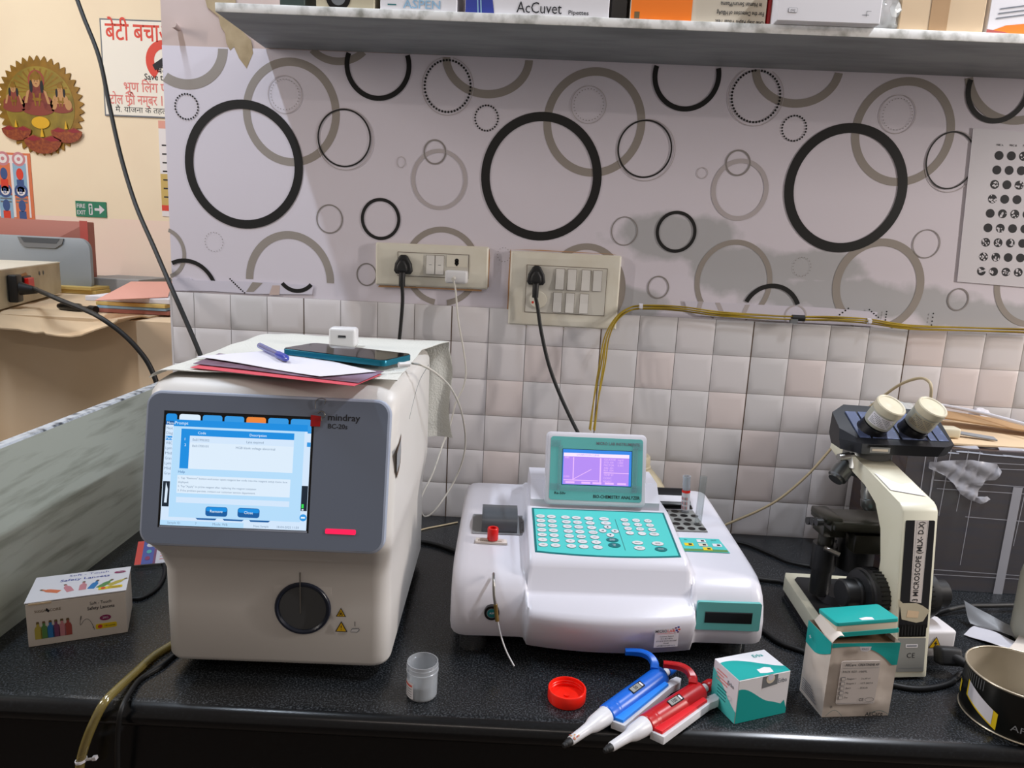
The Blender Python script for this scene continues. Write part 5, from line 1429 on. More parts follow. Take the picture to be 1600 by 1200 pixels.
def blob(name, c, s, mat, label, cat, seed, amp=.25):
    bm = bmesh.new(); bmesh.ops.create_icosphere(bm, subdivisions=3, radius=1)
    r_ = random.Random(seed); ph = [r_.random()*6 for _ in range(6)]
    for v in bm.verts:
        p = v.co.copy(); k = 1+amp*(math.sin(p.x*4+ph[0])*math.sin(p.y*5+ph[1])+.5*math.sin(p.z*9+p.x*6+ph[2]))
        v.co = Vector((p.x*s[0]*k, p.y*s[1]*k, max(-s[2]*.8, p.z*s[2]*k)))+Vector(c)
    b = MB(mat); b.frombm(bm, mat); return tag(recenter(b.build(name, None, 60), c), label, cat)
blob('plastic_bag', (.862, -.07, CT+.030), (.040, .030, .022), 'clear_milky', 'crumpled clear plastic bag behind the microscope head', 'bag', 3)
blob('cotton_wad', (1.035, -.045, CT+.030), (.018, .014, .012), 'paper_white', 'white cotton wad on the back of the wrapped carton', 'cotton', 4)
b = MB('paper_white'); b.box(.900, .934, -.165, -.140, CT+.008, CT+.026, 'cap_cream', .004, 3)
tag(recenter(b.build('plastic_block', None, 40), (.917, -.152, CT+.008)), 'small white plastic block on the cardboard beside the right eyepiece', 'block')
b = MB('micro_black'); b.sheet(lambda u, v: (.935+.06*u, -.150+.012*v-.02*u, CT+.0105+.004*(1-u)+.003*v), 6, 3, .002, 'bag_grey')
tag(b.build('spatula_blade', None, 30), 'dark flat blade lying next to the white block on the cardboard', 'blade')
b = MB('label_brown'); b.rev((1.115, -.075, CT+.024), (1.20, -.095, CT+.024), [(.006, 0), (.013, .1), (.015, .4), (.012, .8), (.009, 1)], 'card_dark', 20)
b.cyl((1.06, -.062, CT+.024), (1.116, -.075, CT+.024), .003, .003, 'steel', 10)
tag(recenter(b.build('hand_tool', None, 40), (1.15, -.083, CT+.012)), 'brown rounded handle of a tool at the right edge on the wrapped carton', 'tool')
# ------------------------------------------------------------------ switch plates
def plate(name, label, x0, x1, z0, z1, inner, fill):
    t = thing(name, label, 'socket', ((x0+x1)/2, 0.0, (z0+z1)/2)); w_, h_ = (x1-x0)/2, (z1-z0)/2
    b = MB('plate_cream'); b.at(front(0, 0.0065, 0))
    rings = []
    for ins, z in ((0, 0), (0, .009), (.003, .0125), (.012, .0145)): rings.append([(*p, z) for p in b.rrect_pts(-w_+ins, -h_+ins, w_-ins, h_-ins, .003, 3)])
    b.loft(rings, 'plate_cream'); b.build('frame', t, 30)
    ix0, ix1, iz0, iz1 = inner
    b = MB('plate_inner'); b.at(front(0, -0.0081, 0)); b.prism([(ix0-.001, iz0-.001), (ix1+.001, iz0-.001), (ix1+.001, iz1+.001), (ix0-.001, iz1+.001)], 0, .0006, 'grime_dark'); b.prism([(ix0, iz0), (ix1, iz0), (ix1, iz1), (ix0, iz1)], 0, .0014, 'plate_inner'); b.build('module_panel', t, 0)
    return t
def switch(t, x, z, w_, h_, mark=False, tilt=1):
    b = MB('switch_white'); b.at(front(0, -0.0094, 0))
    b.rect(x-w_/2-.0006, z-h_/2-.0006, x+w_/2+.0006, z+h_/2+.0006, 'grime_dark', .0003)
    b.loft([[(x+sx*w_/2, z-h_/2, 0), (x+sx*w_/2, z-h_/2, .0028+.0012*tilt), (x+sx*w_/2, z, .0022), (x+sx*w_/2, z+h_/2, .0028-.0012*tilt), (x+sx*w_/2, z+h_/2, 0)] for sx in (-1, 1)], 'switch_white')
    if mark: b.rect(x-.0025, z-.0004, x+.0025, z+.0004, 'ink_grey', .0029)
    b.build('switch', t, 0)
t = plate('switch_socket', 'narrow cream socket plate with two switches and a white charger plugged in', -.154, .069, .481, .564, (-.066, .073, -.021, .024), None)
t.rotation_euler = (0, R(-.4), 0)
switch(t, -.0015, .0025, .0165, .036, True); switch(t, .0165, .0025, .0165, .036, True)
b = MB('plate_inner'); b.at(front(0, -0.0094, 0)); b.rect(.0300, .0, .0715, .0225, 'plate_cream', .0006)
for z in (.0125, .0075): b.disc(.0500, z, .0040, 'near_black', .0010)
b.disc(.050, .004, .002, 'near_black', .001)
b.build('round_socket', t, 0)
b = MB('plate_cream'); b.at(front(0, -0.0094, 0)); b.rect(-.064, -.019, -.016, .0225, 'plate_cream', .0004); b.build('plug_socket', t, 0)
b = MB('grime'); b.at(front(0, -0.0, 0)); 
for p in ([(.110, -.040), (.1135, -.036), (.1140, .02), (.1125, .038), (.1115, .036), (.112, -.03)], [(-.105, -.0425), (.10, -.0425), (.10, -.046), (-.02, -.0448), (-.108, -.0462)]): b.poly([(*q, .0002) for q in p], 'grime')
b.build('grime_line', t, 0)
t2 = plate('switch_socket', 'larger square cream switch board with seven switches and a black plug', .113, .329, .415, .560, (-.075, .081, -.045, .046), None)
for x in (-.010, .0135): switch(t2, x, .022, .0165, .040)
switch(t2, .041, .022, .0165, .040); switch(t2, .0635, .022, .0165, .040, tilt=-1)
for x in (-.012, .0125): switch(t2, x, -.0235, .0165, .038)
switch(t2, .040, -.0235, .0165, .038)
b = MB('plate_cream'); b.at(front(0, -0.0094, 0)); b.prism([(-.050+.0165*math.cos(2*PI*i/36), -.020+.0165*math.sin(2*PI*i/36)) for i in range(36)], 0, .003, 'plate_cream', .0006)
b.disc(-.0605, -.0255, .0024, 'sign_red', .0033); b.build('regulator_knob', t2, 0)
b = MB('grime'); b.at(front(0, 0, 0)); 
b.poly([(-.112, -.0745, .0002), (.108, -.0745, .0002), (.108, -.077, .0002), (.05, -.0762, .0002), (-.02, -.0772, .0002), (-.115, -.0768, .0002)], 'paper_cream'); b.poly([(-.1085, -.07, .0003), (-.112, -.07, .0003), (-.1105, -.03, .0003), (-.1115, .01, .0003), (-.110, .074, .0003), (-.1085, .074, .0003)], 'grime'); b.poly([(-.110, .0745, .0003), (.10, .0745, .0003), (.09, .0752, .0003), (-.05, .0765, .0003)], 'grime')
b.build('grime_line', t2, 0)

# cords with three-pin plugs
def cord(label, plug, path, r=.0036, cat='cord'):
    pw = Vector(plug)
    t = thing('power_cable', label, cat, pw)
    b = MB('rubber_black'); b.at(front(0, 0, 0))
    pts = [(-.018, -.010), (-.016, .004), (-.008, .018), (-.004, .021), (.004, .021), (.008, .018), (.016, .004), (.018, -.010), (.014, -.016), (-.014, -.016)]
    b.prism([(x*1.0, y) for x, y in pts], 0, .012, 'rubber_black', .004, 3)
    b.prism([(x*.62, y*.62-.002) for x, y in pts], .012, .024, 'rubber_black', .004, 3)
    b.at(Matrix.Identity(4)); b.tube([(0, -.014, -.010), (0, -.016, -.026), (0, -.0155, -.040)], .0062, 'rubber_black', 12); b.build('plug', t, 40)
    b = MB('rubber_black'); b.tube([Vector((0, -.0155, -.036))]+[Vector(p)-pw for p in path], r, 'rubber_black', 10); b.build('cable', t, 60)
    return t
A = lambda u, v, y: at(u, v, 1, y)
cord('black power cord hanging from the narrow socket plate behind the left analyzer', A(631, 415, -.0102), [A(629, 470, -.022), A(626, 510, -.022), A(623, 545, -.024), A(623, 600, -.03)])
cord('black power cord running from the square switch board down behind the middle display', A(838, 432, -.0102), [A(840, 480, -.024), A(846, 520, -.028), A(857, 568, -.034), A(872, 610, -.042), A(890, 650, -.055), A(905, 680, -.07), A(930, 730, -.08)])
# charger with the white phone lead
q = A(715, 432, -.0102)
t = thing('phone_charger', 'white phone charger in the narrow socket plate with its long white lead to the phone', 'charger', q)
b = MB('white_plastic'); b.box(-.0215, .0215, -.030, 0, -.0125, .0125, None, .005, 4); b.build('charger_body', t, 40)
b = MB('cable_white')
b.tube([q+Vector((-.003, -.030, -.002)) - q, q+Vector((-.004, -.040, -.004))-q], .0035, 'cable_white', 10)
path = [Vector((-.004, -.038, -.004)), A(712, 455, -.045)-q, A(716, 500, -.05)-q, A(724, 545, -.05)-q, A(728, 580, -.05)-q, A(724, 605, -.05)-q, A(712, 630, -.055)-q, A(703, 665, -.06)-q, A(690, 700, -.08)-q, A(676, 740, -.12)-q, A(659, 775, -.16)-q, A(657, 795, -.17)-q, A(664, 807, -.17)-q, A(680, 797, -.16)-q, A(708, 755, -.12)-q, A(724, 715, -.12)-q, A(727, 680, -.14)-q, A(720, 640, -.22)-q, A(704, 606, -.33)-q, A(682, 584, -.41)-q, A(660, 571, -.458)-q, A(644, 568, -.444)-q]
b.tube(path, .0017, 'cable_white', 8); b.build('cable', t, 60)
e1 = at(641, 569, 2, .4125); 
b = MB('white_plastic'); d = (e1-at(622, 570, 2, .4125)).normalized(); b.cyl(tuple(e1-d*.016-q), tuple(e1-d*.001-q), .0034, .0030, 'white_plastic', 12); b.build('connector', t, 40)
# thick black cable hanging in front of the left end of the wall
b = MB('rubber_black'); b.tube([A(112, -25, .22), A(130, 25, .20), A(155, 90, .18), A(171, 165, .16), A(189, 245, .13), A(212, 320, .09), A(240, 385, .03), A(268, 450, -.03), A(290, 500, -.05), A(312, 552, -.07), A(330, 600, -.08)], .0044, 'rubber_black', 10)
tag(b.build('black_cable', None, 60), 'thick black cable hanging down past the left end of the papered wall', 'cable')
# yellow cable bundle
YB = [(925, 672, -.06), (932, 620, -.045), (941, 570, -.035), (948, 528, -.03), (962, 500, -.02), (980, 485, -.016), (1002, 480, -.014), (1060, 482, -.014), (1120, 490, -.014), (1180, 494, -.014), (1240, 497, -.014), (1300, 498, -.014), (1357, 502, -.014), (1420, 511, -.014), (1500, 514, -.014), (1600, 517, -.014), (1660, 521, -.014)]
rb = random.Random(21)
grp = 'yellow cables along the top of the tiles'
for k in range(4):
    b = MB('cable_yellow'); a = k*PI/2+.6
    pts = []
    for i, (u, v, y) in enumerate(YB):
        s_ = 3.0 if u not in (1002, 1240, 1357) else 1.6
        ph = a+i*.35
        if i < 4: s_ = 5.0
        p = A(u, v, y); hv = min(1, max(0, (i-2.5)/2)); rad = .0060*(1-hv)+.0040*hv
        p.x -= rad*math.cos(ph)*(1-hv); p.z += rad*math.cos(ph)*hv; p.y += rad*math.sin(ph)
        pts.append(p)
    b.tube(pts, .0015, 'cable_yellow', 8); tag(b.build('yellow_cable', None, 60), 'one of the thin yellow cables bundled along the top edge of the tiles', 'cable', grp)
for (u, v, m, w_, lab) in ((1001, 479, 'paper_white', .0035, 'white cable tie nearest the switch board on the yellow cables'), (1357, 502, 'paper_white', .0035, 'white cable tie above the microscope on the yellow cables'), (1247, 497, 'rubber_black', .012, 'black tape wrapped around the middle of the yellow cables')):
    p = A(u, v, -.014); b = MB(m); b.cyl((-w_, 0, 0), (w_, 0, 0), .0062, .0062, m, 14)
    if m == 'paper_white': b.box(-w_*.8, w_*.8, -.009, -.004, -.003, .004, m)
    else: b.box(-w_*1.3, -w_*.2, -.0075, .002, -.010, -.002, 'mid_grey')
    o = b.build('cable_tie' if m == 'paper_white' else 'cable_tape', None, 40); o.location = p; tag(o, lab, 'tie' if m == 'paper_white' else 'tape')
# thin tube from the vial's green plug to behind the middle analyser
b = MB('green_plug'); pt = A(1452, 640, -.20)
t = thing('drip_tube', 'thin yellowed tube with a green connector looping behind the microscope', 'tube', pt)
b.cyl((0, 0, -.004), (0, 0, .012), .0045, .0038, 'green_plug', 12); b.box(-.008, .006, -.003, .003, -.008, .0, 'green_plug'); b.build('connector', t, 30)
b = MB('tube_cream')
b.tube([Vector((0, 0, .010))]+[A(u, v, y)-pt for u, v, y in ((1455, 606, -.20), (1450, 595, -.19), (1436, 591, -.17), (1410, 599, -.14), (1384, 616, -.11), (1352, 642, -.08), (1322, 672, -.06), (1296, 704, -.05), (1262, 742, -.045), (1220, 778, -.04), (1185, 798, -.03), (1150, 813, -.02), (1110, 830, -.02))], .0026, 'tube_cream', 8); b.build('tube', t, 60)

# cables lying on the worktop
def lay(name, pts, r, mat, label, cat='cable', z=None):
    b = MB(mat); P = []
    for u, v, h in pts: P.append(at(u, v, 2, r+.0003+h))
    b.tube(P, r, mat, 8); return tag(b.build(name, None, 60), label, cat)
lay('black_cable', ((1120, 842, .0), (1165, 850, .0), (1205, 866, .0), (1240, 880, .0), (1300, 890, 0)), .0035, 'rubber_black', 'black cable on the worktop running from the middle analyzer towards the microscope base')
lay('black_cable', ((1150, 900, .0), (1190, 905, .0), (1230, 912, .0), (1262, 940, 0), (1275, 975, 0)), .0042, 'rubber_black', 'black cable lying beside the left edge of the microscope base')
lay('black_cable', ((1452, 962, .0), (1480, 953, .004), (1510, 947, .008), (1550, 946, .008), (1600, 945, .008), (1650, 946, .006)), .0042, 'rubber_black', 'black cable lying along the foot of the wrapped carton')
lay('black_cable', ((612, 850, .0), (640, 846, 0), (668, 848, .0), (700, 857, .0), (735, 872, 0)), .0040, 'rubber_black', 'black cable on the worktop in the gap between the two analyzers')
lay('brown_tube', ((640, 833, 0), (665, 826, 0), (690, 821, .0), (715, 816, .0)), .0016, 'tube_cream', 'thin brownish tube near the wall between the two analyzers', 'tube')
lay('black_cable', ((247, 862, .0), (256, 880, .0), (256, 900, 0), (244, 920, .0), (222, 934, 0), (200, 935, 0)), .0030, 'rubber_black', 'black cable curling out beside the lancet carton')
# microscope mains lead
q = mm @ Vector((.062, .022, .026))
t = thing('power_cable', 'black mains lead plugged into the white block of the microscope', 'cord', q)
b = MB('black_soft'); b.loft([[(x, y, z) for x, y in ((-.013*s_, 0), (.013*s_, 0), (.013*s_, 0), (-.013*s_, 0))] for s_, z in ((1, 0),)]) if False else None
b = MB('black_soft'); b.at(Matrix.Rotation(R(-20), 4, 'X')); b.box(-.016, .016, -.016, .006, -.012, .013, None, .005, 3); b.rev((.004, -.008, .001), (.022, -.020, -.010), [(.009, 0), (.006, .8), (.005, 1)], 'black_soft', 16); b.build('plug', t, 40)
b = MB('rubber_black'); r_ = .0038
pts = [Vector((.020, -.022, -.003)), Vector((.024, -.026, -.014)), at(1502, 1052, 2, r_+.001)-q, at(1482, 1068, 2, r_)-q, at(1440, 1076, 2, r_)-q, at(1395, 1070, 2, r_)-q, at(1335, 1050, 2, r_)-q, at(1262, 1020, 2, r_)-q, at(1220, 1005, 2, r_)-q, at(1190, 985, 2, r_)-q, at(1150, 960, 2, r_)-q]
b.tube(pts, r_, 'rubber_black', 10); b.build('cable', t, 60)
# yellowed hose and black lead going over the front edge on the left
EYL = lambda x: -0.652+0.0276*(x-0.167)
def edge_tube(name, pts3, r, mat, label, cat):
    b = MB(mat); b.tube(pts3, r, mat, 10); o = b.build(name, None, 60); return tag(o, label, cat)
r_ = .0052
h0 = [at(270, 1006, 2, r_), at(240, 1025, 2, r_), at(212, 1050, 2, r_+.002), at(186, 1074, 2, r_+.006), A(163, 1098, -.672), A(146, 1130, -.680), A(134, 1160, -.682), A(126, 1190, -.680), A(122, 1230, -.68)]
edge_tube('waste_hose', h0, r_, 'clear_tube', 'yellowed clear hose bending over the front edge of the worktop at the left', 'hose')
r2 = .0030
h1 = [at(300, 1004, 2, r2), at(276, 1020, 2, r2+.001), at(252, 1040, 2, r2+.001), at(220, 1060, 2, r2+.001), at(204, 1080, 2, r2+.003), A(190, 1108, -.674), A(184, 1150, -.676), A(184, 1230, -.67)]
edge_tube('black_cable', h1, r2, 'rubber_black', 'black cable beside the yellowed hose at the left front edge', 'cable')
p = A(127, 1188, -.68)
b = MB('paper_white'); b.lathe([(.0058, -.0015), (.0068, -.0015), (.0068, .0015), (.0058, .0015)], 'paper_white', 20, False); b.box(.005, .016, -.0015, .0015, -.0006, .0010, 'paper_white'); b.box(.015, .020, -.0025, .0025, -.001, .003, 'paper_white')
o = b.build('cable_tie', None, 40); o.location = p; o.rotation_euler = (0, R(-12), 0); tag(o, 'white cable tie around the yellowed hose below the worktop edge', 'tie')

# paper with printed blood cell chart pinned to the wall on the right
p00, p10, p01 = at(1495, 440, 1, .0035), at(1601, 449, 1, .0035), at(1520, 200, 1, .0035)
ex = (p10-p00).normalized(); ey = Vector((0, 0, 1)); ey = (p01-p00).normalized()
b = MB('paper_white')
fr = Matrix(((ex.x, ey.x, 0, p00.x), (ex.y, ey.y, -1, 0.003), (ex.z, ey.z, 0, p00.z), (0, 0, 0, 1)))
b.at(fr); H_ = (p01-p00).length
b.prism([(0, 0), (.21, 0), (.21, H_), (0, H_)], 0, .0008, 'paper_white')
sheet_ = b.build('chart_sheet', None, 0); tag(sheet_, 'tilted white printed sheet of spotted circles pinned at the right end of the wall', 'chart')
b = MB('ink'); b.at(fr)
fr_i = fr.inverted()
def onsheet(u, v): q = fr_i @ at(u, v, 1, .0022); return (q.x, q.y)
rs = random.Random(11)
solid = ['110101', '111011', '010101', '011010', '100110', '101111', '000110', '001110', '000010']
for r__, row in enumerate(solid):
    for c_, s_ in enumerate(row):
        u0, v0 = 1561-3.45*r__, 243+22.6*r__
        x, y = onsheet(u0+19.2*c_, v0+0.6*c_)
        if x > .205: continue
        b.disc(x, y, .0082, 'ink', .0010, None, 20)
        if s_ == '0':
            for _ in range(9):
                q, d = rs.random()*6.28, .0066*math.sqrt(rs.random()); b.disc(x+d*math.cos(q), y+d*math.sin(q), .0010+.0011*rs.random(), 'paper_white', .0012+.00002*_, None, 7)
for c_, s_ in enumerate(('WBC A', 'RBC B', 'PLT C')):
    x, y = onsheet(1562+21*c_, 228+.7*c_); b.text(s_, x, y, .0034, 'ink', .0011, 'c', .013, bold=True)
b.build('printing', sheet_, 0)

# ------------------------------------------------------------------ things on the stone shelf
SZ = .928
def shelfbox(name, label, u0, u1, depth, h, mat, y0=-.192, cat='box', rz=0, build=None):
    a, c = at(u0, 12, 1, y0), at(u1, 12, 1, y0); w_ = c.x-a.x
    t = thing(name, label, cat, (a.x, y0, SZ), R(rz))
    b = MB(mat); b.box(0, w_, 0, depth, 0, h, mat, .001, 1); o = b.build('carton', t, 0)
    return t, o, w_
def prn(o, f, name='printing'):
    b = MB('ink'); b.at(frame((0, -.0002, 0), (1, 0, 0), (0, 0, 1), (0, -1, 0))); f(b); b.build(name, o, 0)
t, o, w_ = shelfbox('box', 'dark green speckled packet at the left end of the shelf', 437, 476, .08, .09, 'dark_green')
t, o, w_ = shelfbox('box', 'greenish cream carton with a black disc on the shelf beside the dark packet', 494, 585, .12, .13, 'label_pale')
prn(o, lambda b: (b.disc(.036, .018, .020, 'near_black', .0004), b.disc(.036, .018, .012, 'mid_grey', .0006)))
t, o, w_ = shelfbox('box', 'white carton printed ASPEN in pale blue on the shelf', 594, 714, .13, .11, 'box_white')
prn(o, lambda b: (b.text('ASPEN', .067, .0062, .0125, 'blue_paper', .0004, 'c', .060, bold=True), b.rect(.012, .0095, .026, .0115, 'teal_dark', .0004)))
t, o, w_ = shelfbox('box', 'white and blue pipette carton in the middle of the shelf', 727, 952, .13, .10, 'box_white')
prn(o, lambda b: (b.poly([(.0004, .0004, .0003), (.047, .0004, .0003), (.036, .07, .0003), (.0004, .07, .0003)], 'photo_blue'), b.poly([(.020, .0004, .0005), (.022, .0004, .0005), (.017, .07, .0005), (.015, .07, .0005)], 'blue_paper'), b.poly([(.025, .0004, .0005), (.027, .0004, .0005), (.022, .07, .0005), (.020, .07, .0005)], 'blue_paper'),
                  b.text('AcCuvet', .118, .0060, .0165, 'ink', .0004, 'c', .072), b.text('Pipettes', .181, .0060, .0062, 'ink', .0004, 'c', .032, bold=True)))
t, o, w_ = shelfbox('box', 'added black block for the shaded gap between the pipette carton and the orange one', 955, 980, .10, .10, 'near_black', -.180)  # dark gap between two cartons, its shade made as an added black block
t, o, w_ = shelfbox('box', 'orange and cream test kit carton lying upside down on the shelf', 986, 1198, .12, .09, 'paper_cream')
def hb(b):
    b.rect(.0, .0, .096, .088, 'orange', .0003); b.rect(.006, .004, .014, .014, 'label_brown', .0005)
    for i, s in enumerate(('One Step Rapid Visual Test', 'For the Detection of HBsAg', 'in Human Serum/Plasma')): b.text(s, .172, .0068+.0132*i, .0062, 'ink', .0004, 'c', (.076, .074, .064)[i], bold=True, rot=PI)
prn(o, hb)
t, o, w_ = shelfbox('box', 'thin dark red carton standing beside the orange test kit', 1200, 1213, .12, .10, 'red_pip', -.185)
t, o, w_ = shelfbox('box', 'plain white carton overhanging the front of the shelf', 1216, 1378, .16, .075, 'box_white', -.222)
prn(o, lambda b: (b.prism(b.rrect_pts(.016, .012, .029, .019, .001), 0, .0003, 'ink_grey'), b.prism(b.rrect_pts(.0164, .0124, .0286, .0186, .001), 0, .0005, 'box_white'), b.text('[50]', .0225, .0138, .003, 'ink_grey', .0007), b.rect(.128, .012, .138, .0126, 'ink', .0004), b.rect(.134, .010, .1346, .018, 'ink', .0004), b.rect(.134, .0176, .141, .018, 'ink', .0004)))
blob('plastic_bag', (.700, -.165, SZ+.030), (.022, .030, .036), 'clear_milky', 'crumpled clear plastic bag with pink print between the white and brown cartons', 'bag', 7)
t, o, w_ = shelfbox('box', 'plain brown cardboard carton with brown tape on the shelf', 1408, 1541, .13, .11, 'card_tan')
prn(o, lambda b: b.rect(.046, .0, .074, .108, 'card_brown', .0004), 'packing_tape')
t, o, w_ = shelfbox('box', 'white and orange printed packet at the right end of the shelf', 1547, 1680, .11, .10, 'box_white', -.190, rz=3)
prn(o, lambda b: (b.poly([(.0, .0, .0003), (.14, .0, .0003), (.14, .03, .0003), (.03, .016, .0003), (.0, .004, .0003)], 'orange'), b.poly([(.0, .0, .0004), (.05, .0, .0004), (.03, .006, .0004), (.0, .009, .0004)], 'lan_red'), [b.poly([(.012+.002*i, .024+.007*i, .0004), (.058+.002*i, .032+.007*i, .0004), (.058+.002*i, .034+.007*i, .0004), (.012+.002*i, .026+.007*i, .0004)], 'ink_grey') for i in range(3)]))
# small nail hook on the wall top left
b = MB('paper_white'); pn = A(279, 45, .003); b.cyl((0, 0, 0), (0, -.02, .002), .005, .006, 'plaster_back', 12); o = b.build('wall_plug', None, 40); o.location = pn; tag(o, 'pale wall plug stub above the wallpaper at the left end of the wall', 'plug')

# ------------------------------------------------------------------ things behind the left end of the wall
HZ_ = .365
# torn cardboard on the half wall
b = MB('card_tan')
ed = [(0, 512), (28, 514), (55, 519), (68, 518), (72, 521), (85, 523), (110, 525), (126, 523), (150, 514), (172, 507), (184, 499)]
fr_ = [at(u, v, 1, .06) for u, v in ed]
def cf(u, v):
    k = u*(len(fr_)-1); i = min(int(k), len(fr_)-2); p = fr_[i].lerp(fr_[i+1], k-i)
    bx, by = -1.35+.62*u, .32+.12*u
    x, y = p.x*(1-v)+bx*v, p.y*(1-v)+by*v
    zt = HZ_+.0035
    z = p.z*(1-min(1, v*3.2))+zt*min(1, v*3.2) if v < .3125 else zt
    return (x, y, max(z, p.z if v < .3 else z))
b.sheet(cf, 30, 12, .003, 'card_tan'); tag(b.build('cardboard', None, 30), 'torn brown cardboard sheet hanging over the low wall at the far left', 'cardboard')
# steel-cased power unit
P0, P1 = Vector((-1.06, .19, HZ_+.007)), Vector((-1.232, .63, HZ_+.007))
dv = (P1-P0); ang = math.atan2(dv.y, dv.x); Lb = dv.length
t = thing('power_unit', 'cream metal power unit with a red rocker switch at the far left', 'power unit', P0, ang)
hh = .088
b = MB('cream_metal'); b.box(-.22, Lb, 0, .24, 0, hh, 'cream_metal', .002); 
b.box(-.22, Lb+.002, -.001, .242, hh-.002, hh+.002, 'cream_top', .001); cs = b.build('case', t, 0)
BFt = frame((0, -.0006, 0), (1, 0, 0), (0, 0, 1), (0, -1, 0))
b = MB('red_pip'); b.at(BFt); b.prism(b.rrect_pts(.115, .028, .175, .066, .003), 0, .004, 'near_black'); b.prism(b.rrect_pts(.121, .032, .169, .062, .003), .004, .012, 'red_plastic', .002); b.build('rocker_switch', t, 0)
b = MB('near_black'); b.at(BFt); b.disc(.265, .067, .0055, 'near_black', .0004); b.disc(.300, .067, .0055, 'near_black', .0004)
b.poly([(.09, .07, .0003), (.15, .075, .0003), (.165, .066, .0003), (.12, .064, .0003)], 'grime'); b.build('screw_holes', cs, 0)
tp = Matrix.Translation(P0) @ Matrix.Rotation(ang, 4, 'Z')
q = tp @ Vector((.020, -.002, .044))
t = thing('power_cable', 'black cord plugged into the cream power unit and drooping to the right', 'cord', q)
b = MB('rubber_black'); dn = (tp.to_3x3() @ Vector((0, -1, 0)))
b.at(axis_frame((0, 0, 0), dn)); b.box(-.021, .021, -.032, .032, 0, .020, None, .004, 3); b.rev((0, 0, .018), (.0, -.004, .055), [(.017, 0), (.013, .35), (.009, .8), (.007, 1)], 'rubber_black', 14); b.build('plug', t, 40)
b = MB('rubber_black'); b.tube([dn*.048]+[A(u, v, y)-q for u, v, y in ((72, 459, .085), (97, 470, .06), (130, 483, .035), (158, 497, .01), (190, 520, .01), (215, 545, .01), (234, 572, .012), (248, 610, .012), (255, 660, .012))], .0052, 'rubber_black', 10); b.build('cable', t, 60)
# grey tray panel standing behind, folders behind it
def standing(name, label, cat, u0, u1, vt, y, mat, th, r, extra=None):
    a, c = at(u0, vt, 1, y), at(u1, vt+4, 1, y)
    t = thing(name, label, cat, ((a.x+c.x)/2, y, HZ_))
    w_ = (c.x-a.x)/2; h_ = (a.z+c.z)/2-HZ_
    b = MB(mat); b.at(front(0, 0, 0)); pts = b.rrect_pts(-w_, 0, w_, h_, r, 6); b.prism(pts, -th, 0, mat, .003)
    o = b.build('panel', t, 30)
    if extra: extra(t, w_, h_)
    return t
def grip(t, w_, h_):
    b = MB('tray_grey'); b.at(front(0, -.0004, 0)); cx = w_-.145
    b.prism([(cx-.075, h_-.004), (cx-.068, h_-.022), (cx-.055, h_-.034), (cx+.04, h_-.034), (cx+.062, h_-.020), (cx+.068, h_-.004)], 0, .004, 'mid_grey'); b.prism([(cx-.065, h_-.005), (cx-.055, h_-.020), (cx+.045, h_-.020), (cx+.058, h_-.005)], .004, .0045, 'dark_grey'); b.build('grip', t, 0)
    b = MB('mid_grey'); b.at(front(0, -.0004, 0)); cx = w_-.21
    b.ring(cx+.05, h_*.42, .018, .018, .003, 'bag_grey', .0006, 30); b.text('hp', cx+.05, h_*.42-.008, .014, 'bag_grey', .0006); b.build('emblem', t, 0)
standing('printer_tray', 'grey-blue plastic printer tray standing upright behind the power unit', 'tray', -60, 139, 366, .72, 'tray_grey', .012, .035, grip)
t = standing('folder', 'dark red folder standing behind the grey printer tray', 'folder', -60, 137, 340, .80, 'folder_brown', .03, .003)
b = MB('folder_red'); b.at(front(0, -.0006, 0)); a = at(124, 346, 1, .80).x-t.location.x; c = at(136.5, 346, 1, .80).x-t.location.x; hh = at(130, 343, 1, .80).z-HZ_-.004; b.rect(a, .0, c, hh, 'folder_red', .0004); b.build('spine', t, 0)
# stacked papers and books
def stack(name, label, cat, u0, u1, vb, vt, y, mat, depth, rz=0, grp=None, zb=None):
    a, c = at(u0, vb, 1, y), at(u1, vb, 1, y); top = at((u0+u1)/2, vt, 1, y)
    z0 = zb if zb is not None else a.z
    t = MB(mat); t.box(0, c.x-a.x, 0, depth, 0, max(.002, top.z-(a.z+c.z)/2), mat, .0008, 1)
    o = t.build(name, None, 0); o.location = (a.x, y, z0); o.rotation_euler = (0, 0, R(rz)); tag(o, label, cat, grp); return o, z0+max(.002, top.z-(a.z+c.z)/2)
zz = HZ_+.0044
for nm, lab, u0, u1, vv, mat, th, rz in (('notebook', 'dark booklet at the bottom of the paper stack beside the wall end', 150, 262, 0, 'folder_brown', .010, 2), ('notebook', 'pale blue booklet low in the paper stack beside the wall end', 151, 258, 0, 'blue_paper', .007, 1), ('notebook', 'yellow booklet in the paper stack beside the wall end', 150, 258, 0, 'yellow_paper', .009, 0), ('paper_stack', 'white printed papers near the top of the stack beside the wall end', 134, 262, 0, 'paper_white', .012, 3)):
    a, c = at(u0, 480, 1, .22), at(u1, 480, 1, .22)
    b = MB(mat); b.box(0, c.x-a.x, 0, .22, 0, th-.0006, mat, .0008, 1)
    if mat == 'paper_white': b.rect(.05, .001, .10, .0012, 'lan_purple', .0)
    o = b.build(nm, None, 0); o.location = (a.x, .22, zz); o.rotation_euler = (0, 0, R(rz)); tag(o, lab, 'booklet' if nm == 'notebook' else 'papers'); zz += th
b = MB('salmon'); qa = [at(148, 466, 2, zz+.006), at(262, 461, 2, zz+.006), at(270, 444, 2, zz+.006), at(205, 444, 2, zz+.006)]
